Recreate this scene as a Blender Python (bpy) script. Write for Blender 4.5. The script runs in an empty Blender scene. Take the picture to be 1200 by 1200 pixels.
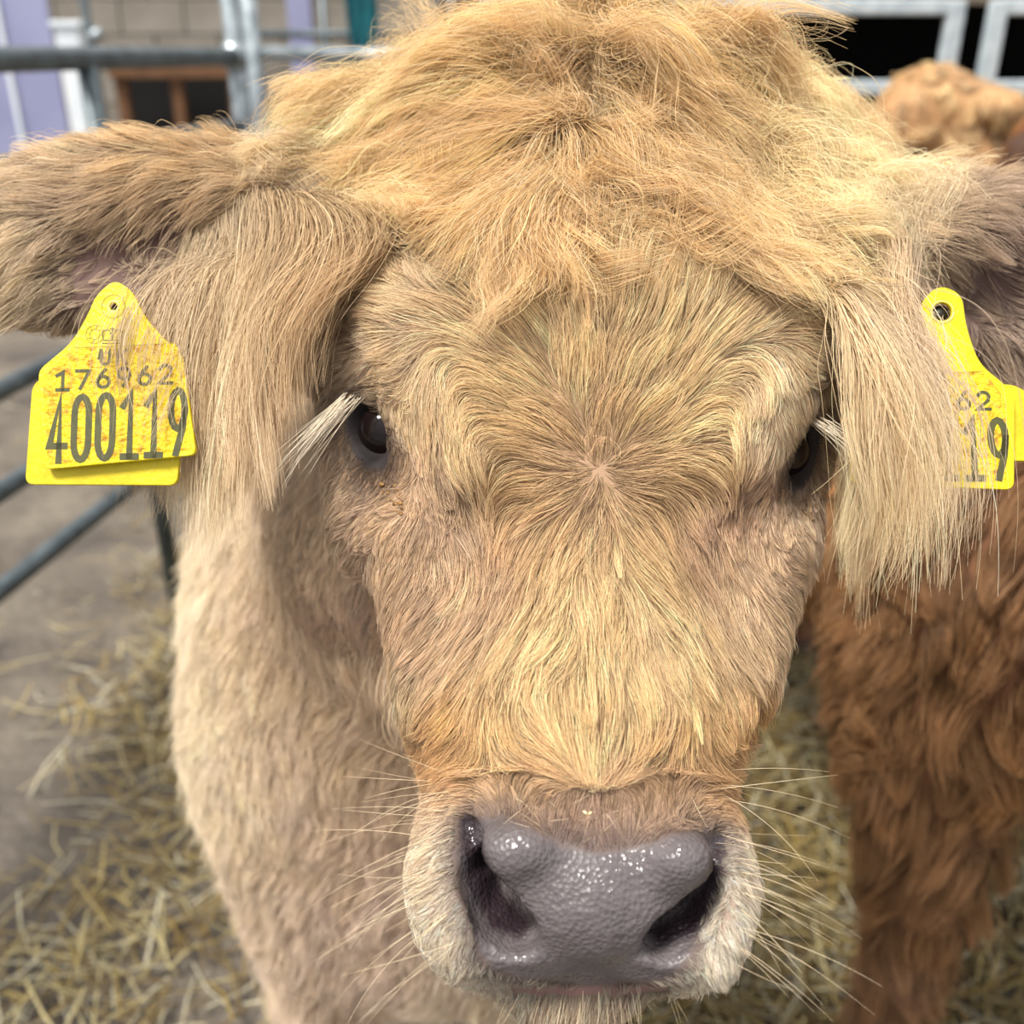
import bpy, math, random, time
import numpy as np
from mathutils import Vector, Matrix, kdtree
T0 = time.time()
rng = np.random.default_rng(7)
random.seed(7)
S = bpy.context.scene
COL = S.collection

# ------------------------------------------------------------------ camera, light, exposure
F = 1150.0                                   # focal length in pixels of the 1200 px frame
PITCH = math.radians(25)
CAMZ = 1.2
cam_d = bpy.data.cameras.new('camera'); cam = bpy.data.objects.new('camera', cam_d); COL.objects.link(cam)
cam.location = (0, 0, CAMZ); cam.rotation_euler = (math.pi/2 - PITCH, 0, 0)
cam_d.sensor_width = 36; cam_d.lens = 36*F/1200; cam_d.clip_start = .02
cam_d.dof.use_dof = True; cam_d.dof.focus_distance = .43; cam_d.dof.aperture_fstop = 6.3
S.camera = cam
S.view_settings.view_transform = 'Standard'; S.view_settings.look = 'None'
S.view_settings.gamma = 1; S.view_settings.use_curve_mapping = False
S.view_settings.exposure = 0.80
w = bpy.data.worlds.new('overcast_sky'); S.world = w; w.use_nodes = True
nt = w.node_tree; nt.nodes.clear()
wo = nt.nodes.new('ShaderNodeOutputWorld'); bg = nt.nodes.new('ShaderNodeBackground')
tc = nt.nodes.new('ShaderNodeTexCoord'); sp = nt.nodes.new('ShaderNodeSeparateXYZ'); cr = nt.nodes.new('ShaderNodeValToRGB')
nt.links.new(tc.outputs['Generated'], sp.inputs[0]); nt.links.new(sp.outputs['Z'], cr.inputs[0])
cr.color_ramp.elements[0].position = 0.0; cr.color_ramp.elements[0].color = (.42, .43, .46, 1)
cr.color_ramp.elements[1].position = 0.8; cr.color_ramp.elements[1].color = (1.0, 1.0, 1.02, 1)
nt.links.new(cr.outputs[0], bg.inputs[0]); bg.inputs[1].default_value = .82; nt.links.new(bg.outputs[0], wo.inputs[0])
sun_d = bpy.data.lights.new('sun', 'SUN'); sun = bpy.data.objects.new('sun', sun_d); COL.objects.link(sun)
sun_d.energy = 3.8; sun_d.angle = math.radians(16); sun_d.color = (1, .97, .91)
sun.rotation_euler = Vector((.38, .25, -1.0)).to_track_quat('-Z', 'Y').to_euler()   # from upper left, a little behind the camera
S.cycles.max_bounces = 8; S.cycles.diffuse_bounces = 3; S.cycles.glossy_bounces = 3; S.cycles.transmission_bounces = 6
S.cycles_curves.shape = 'RIBBONS'; S.cycles_curves.subdivisions = 2

# ------------------------------------------------------------------ basic helpers
cs, sn = math.cos(PITCH), math.sin(PITCH)
RIGHT = np.array([1., 0, 0]); UP = np.array([0, sn, cs]); FWD = np.array([0, cs, -sn]); C0 = np.array([0, 0, CAMZ])
def at(px, py, d):                            # sight line through a measured point, d metres deep -> world point
    return C0 + RIGHT*((px-600)/F*d) + UP*((600-py)/F*d) + FWD*d
def ats(a): return np.array([at(*p) for p in a])
def project(P):
    Q = P - C0; d = Q @ FWD
    d = np.maximum(d, .05)
    return 600 + F*(Q @ RIGHT)/d, 600 - F*(Q @ UP)/d, d
def lin(r, g, b):
    f = lambda c: c/12.92 if c <= .04045 else ((c+.055)/1.055)**2.4
    return np.array([f(r/255), f(g/255), f(b/255)])
RHO, TAU = math.radians(2.8), math.radians(20)
def c2w(v): return v[0]*RIGHT + v[1]*UP + v[2]*FWD
HR = c2w((math.cos(RHO), -math.sin(RHO), 0))
_u0 = np.array([math.sin(RHO), math.cos(RHO), 0])
HU = c2w(math.cos(TAU)*_u0 + math.sin(TAU)*np.array([0, 0, 1]))
HF = c2w(-math.cos(TAU)*np.array([0, 0, 1]) + math.sin(TAU)*_u0)
HEADB = np.array([HR, HU, HF]); WB = np.eye(3)
def nz(v): return v/np.maximum(np.linalg.norm(v, axis=-1, keepdims=True), 1e-9)
def sstep(a, b, x):
    t = np.clip((x-a)/(b-a), 0, 1); return t*t*(3-2*t)

def tag(o, label=None, cat=None, group=None, kind=None):
    if label: o['label'] = label
    if cat: o['category'] = cat
    if group: o['group'] = group
    if kind: o['kind'] = kind
    return o
def empty(name, loc, label, cat, group=None):
    o = bpy.data.objects.new(name, None); COL.objects.link(o); o.location = loc; o.empty_display_size = .05
    return tag(o, label, cat, group)
def mesh(name, V, Fc, m=None, parent=None, smooth=False):
    me = bpy.data.meshes.new(name)
    me.from_pydata([tuple(v) for v in V], [], [tuple(f) for f in Fc]); me.update()
    if smooth: me.shade_smooth()
    if m: me.materials.append(m)
    o = bpy.data.objects.new(name, me); COL.objects.link(o)
    if parent is not None:
        o.parent = parent; o.matrix_parent_inverse = Matrix.Translation(parent.location).inverted()
    return o
def fast_mesh(name, V, Q, m=None, parent=None, smooth=True):
    k = Q.shape[1]
    me = bpy.data.meshes.new(name); me.vertices.add(len(V)); me.vertices.foreach_set('co', V.astype(np.float32).ravel())
    me.loops.add(len(Q)*k); me.loops.foreach_set('vertex_index', Q.astype(np.int32).ravel())
    me.polygons.add(len(Q)); me.polygons.foreach_set('loop_start', np.arange(0, len(Q)*k, k, dtype=np.int32))
    me.update(calc_edges=True); me.validate()
    if smooth: me.shade_smooth()
    if m: me.materials.append(m)
    o = bpy.data.objects.new(name, me); COL.objects.link(o)
    if parent is not None:
        o.parent = parent; o.matrix_parent_inverse = Matrix.Translation(parent.location).inverted()
    return o
def vcol(me, name, arr):
    a = me.attributes.new(name, 'FLOAT_COLOR', 'POINT')
    c = np.ones((len(arr), 4), np.float32); c[:, :3] = arr; a.data.foreach_set('color', c.ravel())
def vflt(me, name, arr):
    a = me.attributes.new(name, 'FLOAT', 'POINT'); a.data.foreach_set('value', arr.astype(np.float32))

# box / tube geometry gatherer
class MB:
    def __init__(s): s.V = []; s.Q = []
    def box(s, lo, hi, R=None, c=None):
        b = len(s.V); lo = np.array(lo, float); hi = np.array(hi, float)
        for z in (0, 1):
            for x, y in ((0, 0), (1, 0), (1, 1), (0, 1)):
                p = np.array([(lo, hi)[x][0], (lo, hi)[y][1], (lo, hi)[z][2]])
                if R is not None: p = c + R @ (p-c)
                s.V.append(p)
        for f in ((0, 3, 2, 1), (4, 5, 6, 7), (0, 1, 5, 4), (1, 2, 6, 5), (2, 3, 7, 6), (3, 0, 4, 7)): s.Q.append([b+i for i in f])
        return s
    def tube(s, pts, r, n=12, caps=True):
        pts = [np.array(p, float) for p in pts]; b = len(s.V)
        rr = r if hasattr(r, '__len__') else [r]*len(pts)
        t0 = nz(pts[1]-pts[0]); up = np.array([0, 0, 1.]) if abs(t0[2]) < .9 else np.array([1., 0, 0])
        x = nz(np.cross(t0, up))
        for i, p in enumerate(pts):
            t = nz(pts[min(i+1, len(pts)-1)]-pts[max(i-1, 0)])
            x = nz(x - t*(x @ t)); y = np.cross(t, x)
            for k in range(n):
                a = 2*math.pi*k/n; s.V.append(p + rr[i]*(math.cos(a)*x + math.sin(a)*y))
        for i in range(len(pts)-1):
            for k in range(n):
                s.Q.append([b+i*n+k, b+i*n+(k+1) % n, b+(i+1)*n+(k+1) % n, b+(i+1)*n+k])
        if caps:
            s.Q.append([b+k for k in range(n)][::-1]); s.Q.append([b+(len(pts)-1)*n+k for k in range(n)])
        return s
    def build(s, name, m, parent=None, smooth=False, bevel=0):
        o = mesh(name, s.V, s.Q, m, parent, smooth)
        if bevel:
            md = o.modifiers.new('bevel', 'BEVEL'); md.width = bevel; md.segments = 2; md.limit_method = 'ANGLE'
        return o

# ------------------------------------------------------------------ materials
def newmat(name):
    m = bpy.data.materials.new(name); m.use_nodes = True; n = m.node_tree; n.nodes.clear()
    out = n.nodes.new('ShaderNodeOutputMaterial'); p = n.nodes.new('ShaderNodeBsdfPrincipled')
    n.links.new(p.outputs[0], out.inputs[0]); return m, n, p, out
def mat(name, c1, c2=None, rough=.6, scale=8, metal=0, bump=0, bscale=40, detail=5, spec=.5, lo=.35, hi=.65, stretch=None, coat=0):
    m, n, p, out = newmat(name); L = n.links
    p.inputs['Roughness'].default_value = rough; p.inputs['Metallic'].default_value = metal
    p.inputs['Specular IOR Level'].default_value = spec; p.inputs['Coat Weight'].default_value = coat
    tcn = n.nodes.new('ShaderNodeTexCoord'); vec = tcn.outputs['Object']
    if stretch:
        mp = n.nodes.new('ShaderNodeMapping'); mp.inputs['Scale'].default_value = stretch; L.new(vec, mp.inputs[0]); vec = mp.outputs[0]
    if c2 is None: p.inputs['Base Color'].default_value = (*c1, 1)
    else:
        no = n.nodes.new('ShaderNodeTexNoise'); no.inputs['Scale'].default_value = scale; no.inputs['Detail'].default_value = detail; L.new(vec, no.inputs['Vector'])
        r = n.nodes.new('ShaderNodeValToRGB'); L.new(no.outputs['Fac'], r.inputs[0])
        r.color_ramp.elements[0].position = lo; r.color_ramp.elements[1].position = hi
        r.color_ramp.elements[0].color = (*c1, 1); r.color_ramp.elements[1].color = (*c2, 1); L.new(r.outputs[0], p.inputs['Base Color'])
    if bump:
        nb = n.nodes.new('ShaderNodeTexNoise'); nb.inputs['Scale'].default_value = bscale; nb.inputs['Detail'].default_value = 6; L.new(vec, nb.inputs['Vector'])
        b = n.nodes.new('ShaderNodeBump'); b.inputs['Strength'].default_value = bump; b.inputs['Distance'].default_value = .004
        L.new(nb.outputs['Fac'], b.inputs['Height']); L.new(b.outputs[0], p.inputs['Normal'])
    return m

def hair_mat(name, rough=.45, spec=.25, gain=1.0):
    m, n, p, out = newmat(name); L = n.links
    a = n.nodes.new('ShaderNodeAttribute'); a.attribute_name = 'col'
    p.inputs['Roughness'].default_value = rough; p.inputs['Specular IOR Level'].default_value = spec
    L.new(a.outputs['Color'], p.inputs['Base Color'])
    tr = n.nodes.new('ShaderNodeBsdfTranslucent'); L.new(a.outputs['Color'], tr.inputs['Color'])
    mx = n.nodes.new('ShaderNodeMixShader'); mx.inputs[0].default_value = .30
    L.new(p.outputs[0], mx.inputs[1]); L.new(tr.outputs[0], mx.inputs[2]); L.new(mx.outputs[0], out.inputs[0])
    return m
def skin_mat(name):
    m, n, p, out = newmat(name); L = n.links
    a = n.nodes.new('ShaderNodeAttribute'); a.attribute_name = 'col'
    wt = n.nodes.new('ShaderNodeAttribute'); wt.attribute_name = 'wet'
    g = n.nodes.new('ShaderNodeNewGeometry')
    no = n.nodes.new('ShaderNodeTexNoise'); no.inputs['Scale'].default_value = 90; no.inputs['Detail'].default_value = 5; L.new(g.outputs['Position'], no.inputs['Vector'])
    mr = n.nodes.new('ShaderNodeMapRange'); mr.inputs[3].default_value = .72; mr.inputs[4].default_value = 1.28; L.new(no.outputs['Fac'], mr.inputs[0])
    mu = n.nodes.new('ShaderNodeVectorMath'); mu.operation = 'SCALE'; L.new(a.outputs['Color'], mu.inputs[0]); L.new(mr.outputs[0], mu.inputs['Scale'])
    L.new(mu.outputs[0], p.inputs['Base Color'])
    # wet, pebbled nose skin
    no2 = n.nodes.new('ShaderNodeTexNoise'); no2.inputs['Scale'].default_value = 60; no2.inputs['Detail'].default_value = 3; L.new(g.outputs['Position'], no2.inputs['Vector'])
    rr = n.nodes.new('ShaderNodeValToRGB'); L.new(no2.outputs['Fac'], rr.inputs[0])
    rr.color_ramp.elements[0].position = .42; rr.color_ramp.elements[0].color = (.12,)*3+(1,); rr.color_ramp.elements[1].position = .6; rr.color_ramp.elements[1].color = (.5,)*3+(1,)
    mx = n.nodes.new('ShaderNodeMix'); mx.data_type = 'FLOAT'; mx.inputs[2].default_value = .8
    L.new(wt.outputs['Fac'], mx.inputs[0]); L.new(rr.outputs[0], mx.inputs[3]); L.new(mx.outputs[0], p.inputs['Roughness'])
    vo = n.nodes.new('ShaderNodeTexVoronoi'); vo.inputs['Scale'].default_value = 480; L.new(g.outputs['Position'], vo.inputs['Vector'])
    n3 = n.nodes.new('ShaderNodeTexNoise'); n3.inputs['Scale'].default_value = 140; n3.inputs['Detail'].default_value = 4; L.new(g.outputs['Position'], n3.inputs['Vector'])
    ad = n.nodes.new('ShaderNodeMath'); ad.operation = 'MULTIPLY_ADD'; ad.inputs[1].default_value = 1.6; L.new(n3.outputs['Fac'], ad.inputs[0]); L.new(vo.outputs['Distance'], ad.inputs[2])
    bm = n.nodes.new('ShaderNodeBump'); bm.inputs['Distance'].default_value = .0006; L.new(wt.outputs['Fac'], bm.inputs['Strength']); L.new(ad.outputs[0], bm.inputs['Height'])
    L.new(bm.outputs[0], p.inputs['Normal'])
    return m

# ------------------------------------------------------------------ signed-distance sculpting on a rectilinear grid
class Field:
    def __init__(s, xs, ys, zs):
        s.ax = [np.asarray(a, np.float32) for a in (xs, ys, zs)]
        s.D = np.full([len(a) for a in s.ax], .12, np.float32)
    def _sl(s, lo, hi, m):
        r = []
        for k in range(3):
            i = int(np.searchsorted(s.ax[k], lo[k]-m)); j = int(np.searchsorted(s.ax[k], hi[k]+m)); r.append(slice(i, max(j, i)))
        return tuple(r)
    def _pts(s, sl):
        return s.ax[0][sl[0]][:, None, None], s.ax[1][sl[1]][None, :, None], s.ax[2][sl[2]][None, None, :]
    def _comb(s, sl, d, k, op):
        A = s.D[sl]
        if op == 'add':
            h = np.clip(.5+.5*(A-d)/k, 0, 1); s.D[sl] = A*(1-h)+d*h - k*h*(1-h)
        else:
            h = np.clip(.5-.5*(A+d)/k, 0, 1); s.D[sl] = A*(1-h)-d*h + k*h*(1-h)
    def ell(s, c, r, B=WB, k=.02, op='add'):
        c = np.asarray(c, float); r = np.asarray(r, float)
        e = np.sqrt(((B*r[:, None])**2).sum(0)); sl = s._sl(c-e, c+e, .05+k)
        X, Y, Z = s._pts(sl); X = X-c[0]; Y = Y-c[1]; Z = Z-c[2]
        q = [(B[i, 0]*X+B[i, 1]*Y+B[i, 2]*Z) for i in range(3)]
        k0 = np.sqrt(sum((q[i]/r[i])**2 for i in range(3))); k1 = np.sqrt(sum((q[i]/r[i]**2)**2 for i in range(3)))
        s._comb(sl, k0*(k0-1)/np.maximum(k1, 1e-6), k, op); return s
    def cone(s, a, b, ra, rb, k=.02, op='add', flat=None):
        a = np.asarray(a, float); b = np.asarray(b, float); R = max(ra, rb)
        sl = s._sl(np.minimum(a, b)-R, np.maximum(a, b)+R, .05+k)
        X, Y, Z = s._pts(sl); ba = b-a; X = X-a[0]; Y = Y-a[1]; Z = Z-a[2]
        t = np.clip((X*ba[0]+Y*ba[1]+Z*ba[2])/(ba @ ba), 0, 1)
        d = np.sqrt((X-t*ba[0])**2+(Y-t*ba[1])**2+(Z-t*ba[2])**2)-(ra+(rb-ra)*t)
        s._comb(sl, d, k, op); return s
    def sample(s, P, grad=True):
        idx, fr, hh = [], [], []
        for k in range(3):
            i = np.clip(np.searchsorted(s.ax[k], P[:, k])-1, 0, len(s.ax[k])-2); h = s.ax[k][i+1]-s.ax[k][i]
            idx.append(i); hh.append(h); fr.append(np.clip((P[:, k]-s.ax[k][i])/h, 0, 1))
        c = {}
        for a in (0, 1):
            for b in (0, 1):
                for e in (0, 1): c[a, b, e] = s.D[idx[0]+a, idx[1]+b, idx[2]+e]
        fx, fy, fz = fr; L = lambda p, q, t: p+(q-p)*t
        yz = [[L(c[a, b, 0], c[a, b, 1], fz) for b in (0, 1)] for a in (0, 1)]
        X = [L(yz[a][0], yz[a][1], fy) for a in (0, 1)]; d = L(X[0], X[1], fx)
        if not grad: return d
        gx = (X[1]-X[0])/hh[0]; gy = L(yz[0][1]-yz[0][0], yz[1][1]-yz[1][0], fx)/hh[1]
        zz = [[c[a, b, 1]-c[a, b, 0] for b in (0, 1)] for a in (0, 1)]
        gz = L(L(zz[0][0], zz[0][1], fy), L(zz[1][0], zz[1][1], fy), fx)/hh[2]
        return d, nz(np.stack([gx, gy, gz], 1))
    def nets(s):
        D = s.D; neg = D < 0
        acc = np.zeros([n-1 for n in D.shape]+[3], np.float32); cnt = np.zeros([n-1 for n in D.shape], np.float32)
        edges = []
        for ax in range(3):
            lo = [slice(None)]*3; hi = [slice(None)]*3; lo[ax] = slice(0, -1); hi[ax] = slice(1, None)
            cr_ = neg[tuple(lo)] != neg[tuple(hi)]
            I = np.argwhere(cr_); J = I.copy(); J[:, ax] += 1
            da = D[tuple(I.T)]; db = D[tuple(J.T)]; t = da/(da-db)
            P = np.stack([s.ax[k][I[:, k]] for k in range(3)], 1); P[:, ax] += t*(s.ax[ax][J[:, ax]]-s.ax[ax][I[:, ax]])
            o1, o2 = [k for k in range(3) if k != ax]
            for u in (0, 1):
                for v in (0, 1):
                    K = I.copy(); K[:, o1] -= u; K[:, o2] -= v
                    ok = np.all(K >= 0, 1) & np.all(K < np.array(acc.shape[:3]), 1)
                    np.add.at(acc, tuple(K[ok].T), P[ok]); np.add.at(cnt, tuple(K[ok].T), 1)
            edges.append((ax, o1, o2, I, da < 0))
        act = np.argwhere(cnt > 0); idm = np.full(cnt.shape, -1, np.int64); idm[tuple(act.T)] = np.arange(len(act))
        V = acc[tuple(act.T)]/cnt[tuple(act.T)][:, None]; Q = []
        for ax, o1, o2, I, ins in edges:
            ok = (I[:, o1] > 0) & (I[:, o2] > 0) & (I[:, o1] < cnt.shape[o1]) & (I[:, o2] < cnt.shape[o2]); I = I[ok]; ins = ins[ok]
            q = []
            for u, v in ((0, 0), (1, 0), (1, 1), (0, 1)):
                K = I.copy(); K[:, o1] -= u; K[:, o2] -= v; q.append(idm[tuple(K.T)])
            q = np.stack(q, 1); flip = ins if ax != 1 else ~ins
            q[~flip] = q[~flip][:, ::-1]; Q.append(q)
        return V, np.concatenate(Q)
def axis(*segs):                              # (start, stop, step) runs joined into one coordinate list
    out = []
    for a, b, h in segs: out += list(np.arange(a, b-1e-6, h))
    out.append(segs[-1][1]); return np.array(out)
#@@SCULPT
# ------------------------------------------------------------------ the pale calf: one continuous body
G = Field(axis((-.42, -.29, .012), (-.29, -.15, .004), (-.15, .22, .0028), (.22, .34, .004), (.34, .42, .012)),
          axis((.26, .46, .0028), (.46, .60, .004), (.60, .76, .009), (.76, 2.1, .018)),
          axis((-.01, .70, .016), (.70, .80, .008), (.80, .96, .0028), (.96, 1.30, .0036)))
H = HEADB
# cranium, forehead and face
G.ell(at(705, 215, .560), (.112, .080, .085), H)
G.ell(at(702, 400, .515), (.112, .095, .088), H, k=.03)
G.ell(at(684, 560, .508), (.107, .088, .085), H, k=.03)
G.ell(at(670, 730, .488), (.083, .100, .078), H, k=.03)
G.ell(at(672, 880, .454), (.068, .075, .066), H, k=.03)
G.ell(at(642, 690, .580), (.112, .110, .070), H, k=.03)          # jaws behind the cheeks
G.ell(at(668, 480, .585), (.126, .090, .065), H, k=.03)          # temples
# muzzle and chin
G.ell(at(678, 1025, .425), (.062, .042, .050), H, k=.018)
G.ell(at(560, 1040, .425), (.030, .038, .040), H, k=.02)
G.ell(at(800, 1045, .425), (.030, .038, .040), H, k=.02)
G.cone(at(668, 1120, .430), at(662, 1000, .52), .030, .050, k=.02)
# brow ridges and cheek bones
for sgn, a, b, c_ in ((-1, (478, 400, .468), (548, 540, .436), (480, 640, .455)), (1, (925, 410, .468), (862, 540, .436), (905, 650, .455))):
    G.cone(at(*a), at(*b), .022, .012, k=.03)
    G.cone(at(*c_), at(c_[0]-sgn*30, 800, .445), .016, .012, k=.03)
# small hollows at the inner corners of the eyes
G.ell(at(590, 608, .417), (.014, .014, .010), H, k=.02, op='cut')
G.ell(at(836, 600, .417), (.013, .014, .010), H, k=.02, op='cut')
# neck, shoulders, barrel, rump
W = lambda *p: np.array(p, float)
G.cone(at(695, 400, .60), W(-.03, .66, .90), .098, .135, k=.05)
G.cone(W(-.03, .66, .90), W(-.09, .86, .80), .135, .18, k=.06)
G.ell(W(-.09, .80, .68), (.212, .20, .27), k=.06)
G.ell(W(-.10, 1.2, .70), (.22, .50, .24), k=.08)
G.ell(W(-.11, 1.62, .74), (.19, .24, .23), k=.08)
G.ell(W(-.075, .72, .50), (.155, .11, .17), k=.05)                  # brisket
for lx in (-.19, .025):
    G.cone(W(lx, .74, .60), W(lx+.004, .70, .34), .098, .050, k=.06)
    G.cone(W(lx+.004, .70, .34), W(lx+.004, .70, .09), .048, .034, k=.02)
    G.cone(W(lx+.004, .69, .075), W(lx+.004, .67, .032), .036, .044, k=.01)
for lx in (-.22, .0):
    G.cone(W(lx, 1.70, .66), W(lx, 1.58, .50), .12, .09, k=.05)
    G.cone(W(lx, 1.58, .50), W(lx, 1.80, .34), .07, .042, k=.03)
    G.cone(W(lx, 1.80, .34), W(lx, 1.75, .09), .040, .034, k=.02)
    G.cone(W(lx, 1.74, .075), W(lx, 1.72, .032), .036, .044, k=.01)
# ears: root, leaf, then the hollow cut into the front
EL = nz(at(20, 285, .50)-at(300, 262, .50)); EB1 = np.array([EL, nz(np.cross(np.cross(EL, UP*.94-FWD*.34), EL)), nz(np.cross(EL, UP))])
G.cone(at(392, 272, .535), at(290, 278, .515), .028, .028, k=.02)
G.ell(at(160, 274, .512), (.106, .047, .023), EB1, k=.02)
G.ell(at(168, 292, .482), (.072, .026, .020), EB1, k=.008, op='cut')
ER = nz(at(1330, 330, .52)-at(1080, 318, .52)); EB2 = np.array([ER, nz(np.cross(np.cross(ER, UP*.94-FWD*.34), ER)), nz(np.cross(ER, UP))])
G.cone(at(1000, 300, .535), at(1100, 312, .52), .034, .036, k=.02)
G.ell(at(1228, 325, .522), (.106, .050, .023), EB2, k=.02)
G.ell(at(1222, 345, .490), (.072, .028, .020), EB2, k=.008, op='cut')
def srf(px, py, back=0.):                     # a point on (or just under) the sculpted skin
    d = np.arange(.30, .62, .001); P = C0+RIGHT*((px-600)/F*d)[:, None]+UP*((600-py)/F*d)[:, None]+FWD*d[:, None]
    v = G.sample(P, False); return at(px, py, d[np.argmax(v < 0)]+back)
# flesh around the eyes
G.ell(at(434, 570, .495), (.022, .045, .030), H, k=.022)
G.ell(at(422, 440, .505), (.020, .045, .030), H, k=.022)
G.ell(at(912, 600, .500), (.018, .045, .030), H, k=.022)
G.ell(at(936, 460, .505), (.018, .045, .030), H, k=.022)
G.ell(at(378, 350, .545), (.028, .052, .034), H, k=.03)
G.ell(at(1000, 385, .548), (.026, .050, .034), H, k=.03)
# eye openings
EYES = []
for (cx, cy, tx) in ((438, 508, -1), (934, 532, 1)):
    ax_l = nz(RIGHT*((.62 if tx < 0 else .50)*-tx)+UP*-.80 + FWD*-.12)               # long axis of the slit
    out = nz(RIGHT*tx*.62 - FWD*.78)
    ax_s = nz(np.cross(ax_l, out)); B = np.array([ax_l, ax_s, out]); c = srf(cx, cy)
    EYES.append((c, B, tx))
    G.ell(c+out*-.014, (.023, .018, .018), B, k=.012)
    G.ell(c+out*.004, (.0150, .0092, .014), B, k=.004, op='cut')
# nose: raised pad, nostrils, lip line
G.ell(at(697, 1040, .392), (.036, .026, .024), H, k=.012)
G.ell(at(608, 998, .386), (.017, .013, .019), H, k=.008)
G.ell(at(788, 1008, .386), (.017, .013, .019), H, k=.008)
G.ell(at(545, 1060, .392), (.010, .026, .016), H, k=.008)
G.ell(at(842, 1070, .392), (.010, .026, .016), H, k=.008)
G.ell(at(610, 1118, .392), (.020, .010, .016), H, k=.008)
G.ell(at(775, 1122, .392), (.020, .010, .016), H, k=.008)
for pts in ([(549, 968, .0045), (556, 1000, .0065), (565, 1032, .0085), (582, 1062, .0100), (604, 1084, .0095)],
            [(846, 982, .0045), (840, 1014, .0062), (828, 1044, .0080), (808, 1074, .0092), (780, 1095, .0090)]):
    pts = [(srf(p[0], p[1], .0035), p[2], p[0], p[1]) for p in pts]
    for a, b in zip(pts[:-1], pts[1:]):
        G.cone(a[0], b[0], a[1], b[1], k=.004, op='cut')
    s_ = 1 if pts[0][2] < 697 else -1
    for a in pts[2:]: G.cone(a[0], a[0]+FWD*.026+RIGHT*.006*s_+UP*.004, a[1]*.95, .006, k=.004, op='cut')
G.cone(at(590, 1152, .376), at(790, 1156, .376), .0035, .0035, k=.006, op='cut')
V, Q = G.nets()
print('body', len(V), len(Q), time.time()-T0)

def inpoly(px, py, poly):
    c = np.zeros(len(px), bool); j = len(poly)-1
    for i in range(len(poly)):
        xi, yi = poly[i]; xj, yj = poly[j]
        m = ((yi > py) != (yj > py)) & (px < (xj-xi)*(py-yi)/(yj-yi+1e-9)+xi); c ^= m; j = i
    return c
def polydist(px, py, poly):                   # signed pixel-sized distance, negative inside
    d = np.full(len(px), 1e9)
    for (x0, y0), (x1, y1) in zip(poly, poly[1:]+poly[:1]):
        t = np.clip(((px-x0)*(x1-x0)+(py-y0)*(y1-y0))/((x1-x0)**2+(y1-y0)**2), 0, 1)
        d = np.minimum(d, np.hypot(px-x0-t*(x1-x0), py-y0-t*(y1-y0)))
    return np.where(inpoly(px, py, poly), -d, d)
PAD = [(544, 962), (590, 958), (620, 972), (660, 992), (700, 1002), (745, 996), (785, 980), (822, 972), (846, 985), (838, 1030), (822, 1075), (812, 1110), (795, 1135),
       (770, 1148), (690, 1152), (620, 1146), (580, 1136), (560, 1112), (554, 1085), (545, 1045), (536, 1000)]
def wob(P, f):                                # cheap smooth 3-component noise
    a = P*f
    return np.stack([np.sin(a[:, 1]*1.3+2.1*np.sin(a[:, 2]*.9+1))+.5*np.sin(a[:, 0]*2.7+a[:, 2]*1.9),
                     np.sin(a[:, 2]*1.2+2.3*np.sin(a[:, 0]*1.1+2))+.5*np.sin(a[:, 1]*2.4+a[:, 0]*2.2),
                     np.sin(a[:, 0]*1.4+1.9*np.sin(a[:, 1]*1.0+3))+.5*np.sin(a[:, 2]*2.6+a[:, 1]*1.7)], 1)/1.5
def on_muzzle(P, d): return (d < .43)
def nose_dist(P):
    px, py, d = project(P); nd = polydist(px, py, PAD); return np.where(d < .425, nd, 99.), px, py, d
def eye_dist(P):
    r = np.full(len(P), 9.)
    for c, B, tx in EYES:
        q = (P-c) @ B.T; e = np.sqrt((q[:, 0]/.0155)**2+(q[:, 1]/.0095)**2); r = np.minimum(r, np.where(np.abs(q[:, 2]) < .03, e, 9.))
    return r
def skin_colour(P):
    nd, px, py, d = nose_dist(P)
    base = np.tile(lin(158, 126, 98), (len(P), 1))
    ear = (px < 330) & (py < 450) & (d < .56) | (px > 1050) & (py < 520) & (d < .58)
    base[ear] = lin(92, 68, 60)
    base[(d < .43) & (py > 850)] = lin(136, 116, 100)
    halo = sstep(34, 4, nd)[:, None]; base = base*(1-halo)+lin(92, 76, 70)*halo
    pad = sstep(5, -4, nd)[:, None]; base = base*(1-pad)+lin(88, 81, 81)*pad
    for poly in ([(536, 955), (556, 952), (572, 1010), (592, 1050), (626, 1080), (612, 1102), (575, 1090), (548, 1040)],
                 [(856, 972), (840, 975), (826, 1030), (800, 1068), (760, 1090), (768, 1112), (815, 1098), (845, 1050)]):
        q = (sstep(6, -6, polydist(px, py, poly))*(d < .43))[:, None]; base = base*(1-q)+lin(44, 34, 38)*q  # shade of the nostril cavities painted into the skin colour
    lip = (sstep(9, 2, np.abs(py-1157-5*np.sin((px-560)/230*3.14)))*sstep(575, 640, px)*sstep(800, 750, px)*(d < .42))[:, None]; base = base*(1-lip)+lin(124, 92, 86)*lip
    e = (sstep(1.8, 1.15, eye_dist(P)))[:, None]; base = base*(1-e)+lin(32, 24, 24)*e
    base[(P[:, 2] < .068)] = lin(70, 60, 54)                           # hooves
    return base, sstep(4, -4, nd)
SKIN = skin_mat('calf_skin')
calf = empty('calf', (-.05, .8, 0), 'pale cream calf with a shaggy blond forelock facing the camera', 'calf')
body = fast_mesh('body', V, Q, SKIN, calf)
cc, wet = skin_colour(V.astype(float)); vcol(body.data, 'col', cc); vflt(body.data, 'wet', wet)
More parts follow.
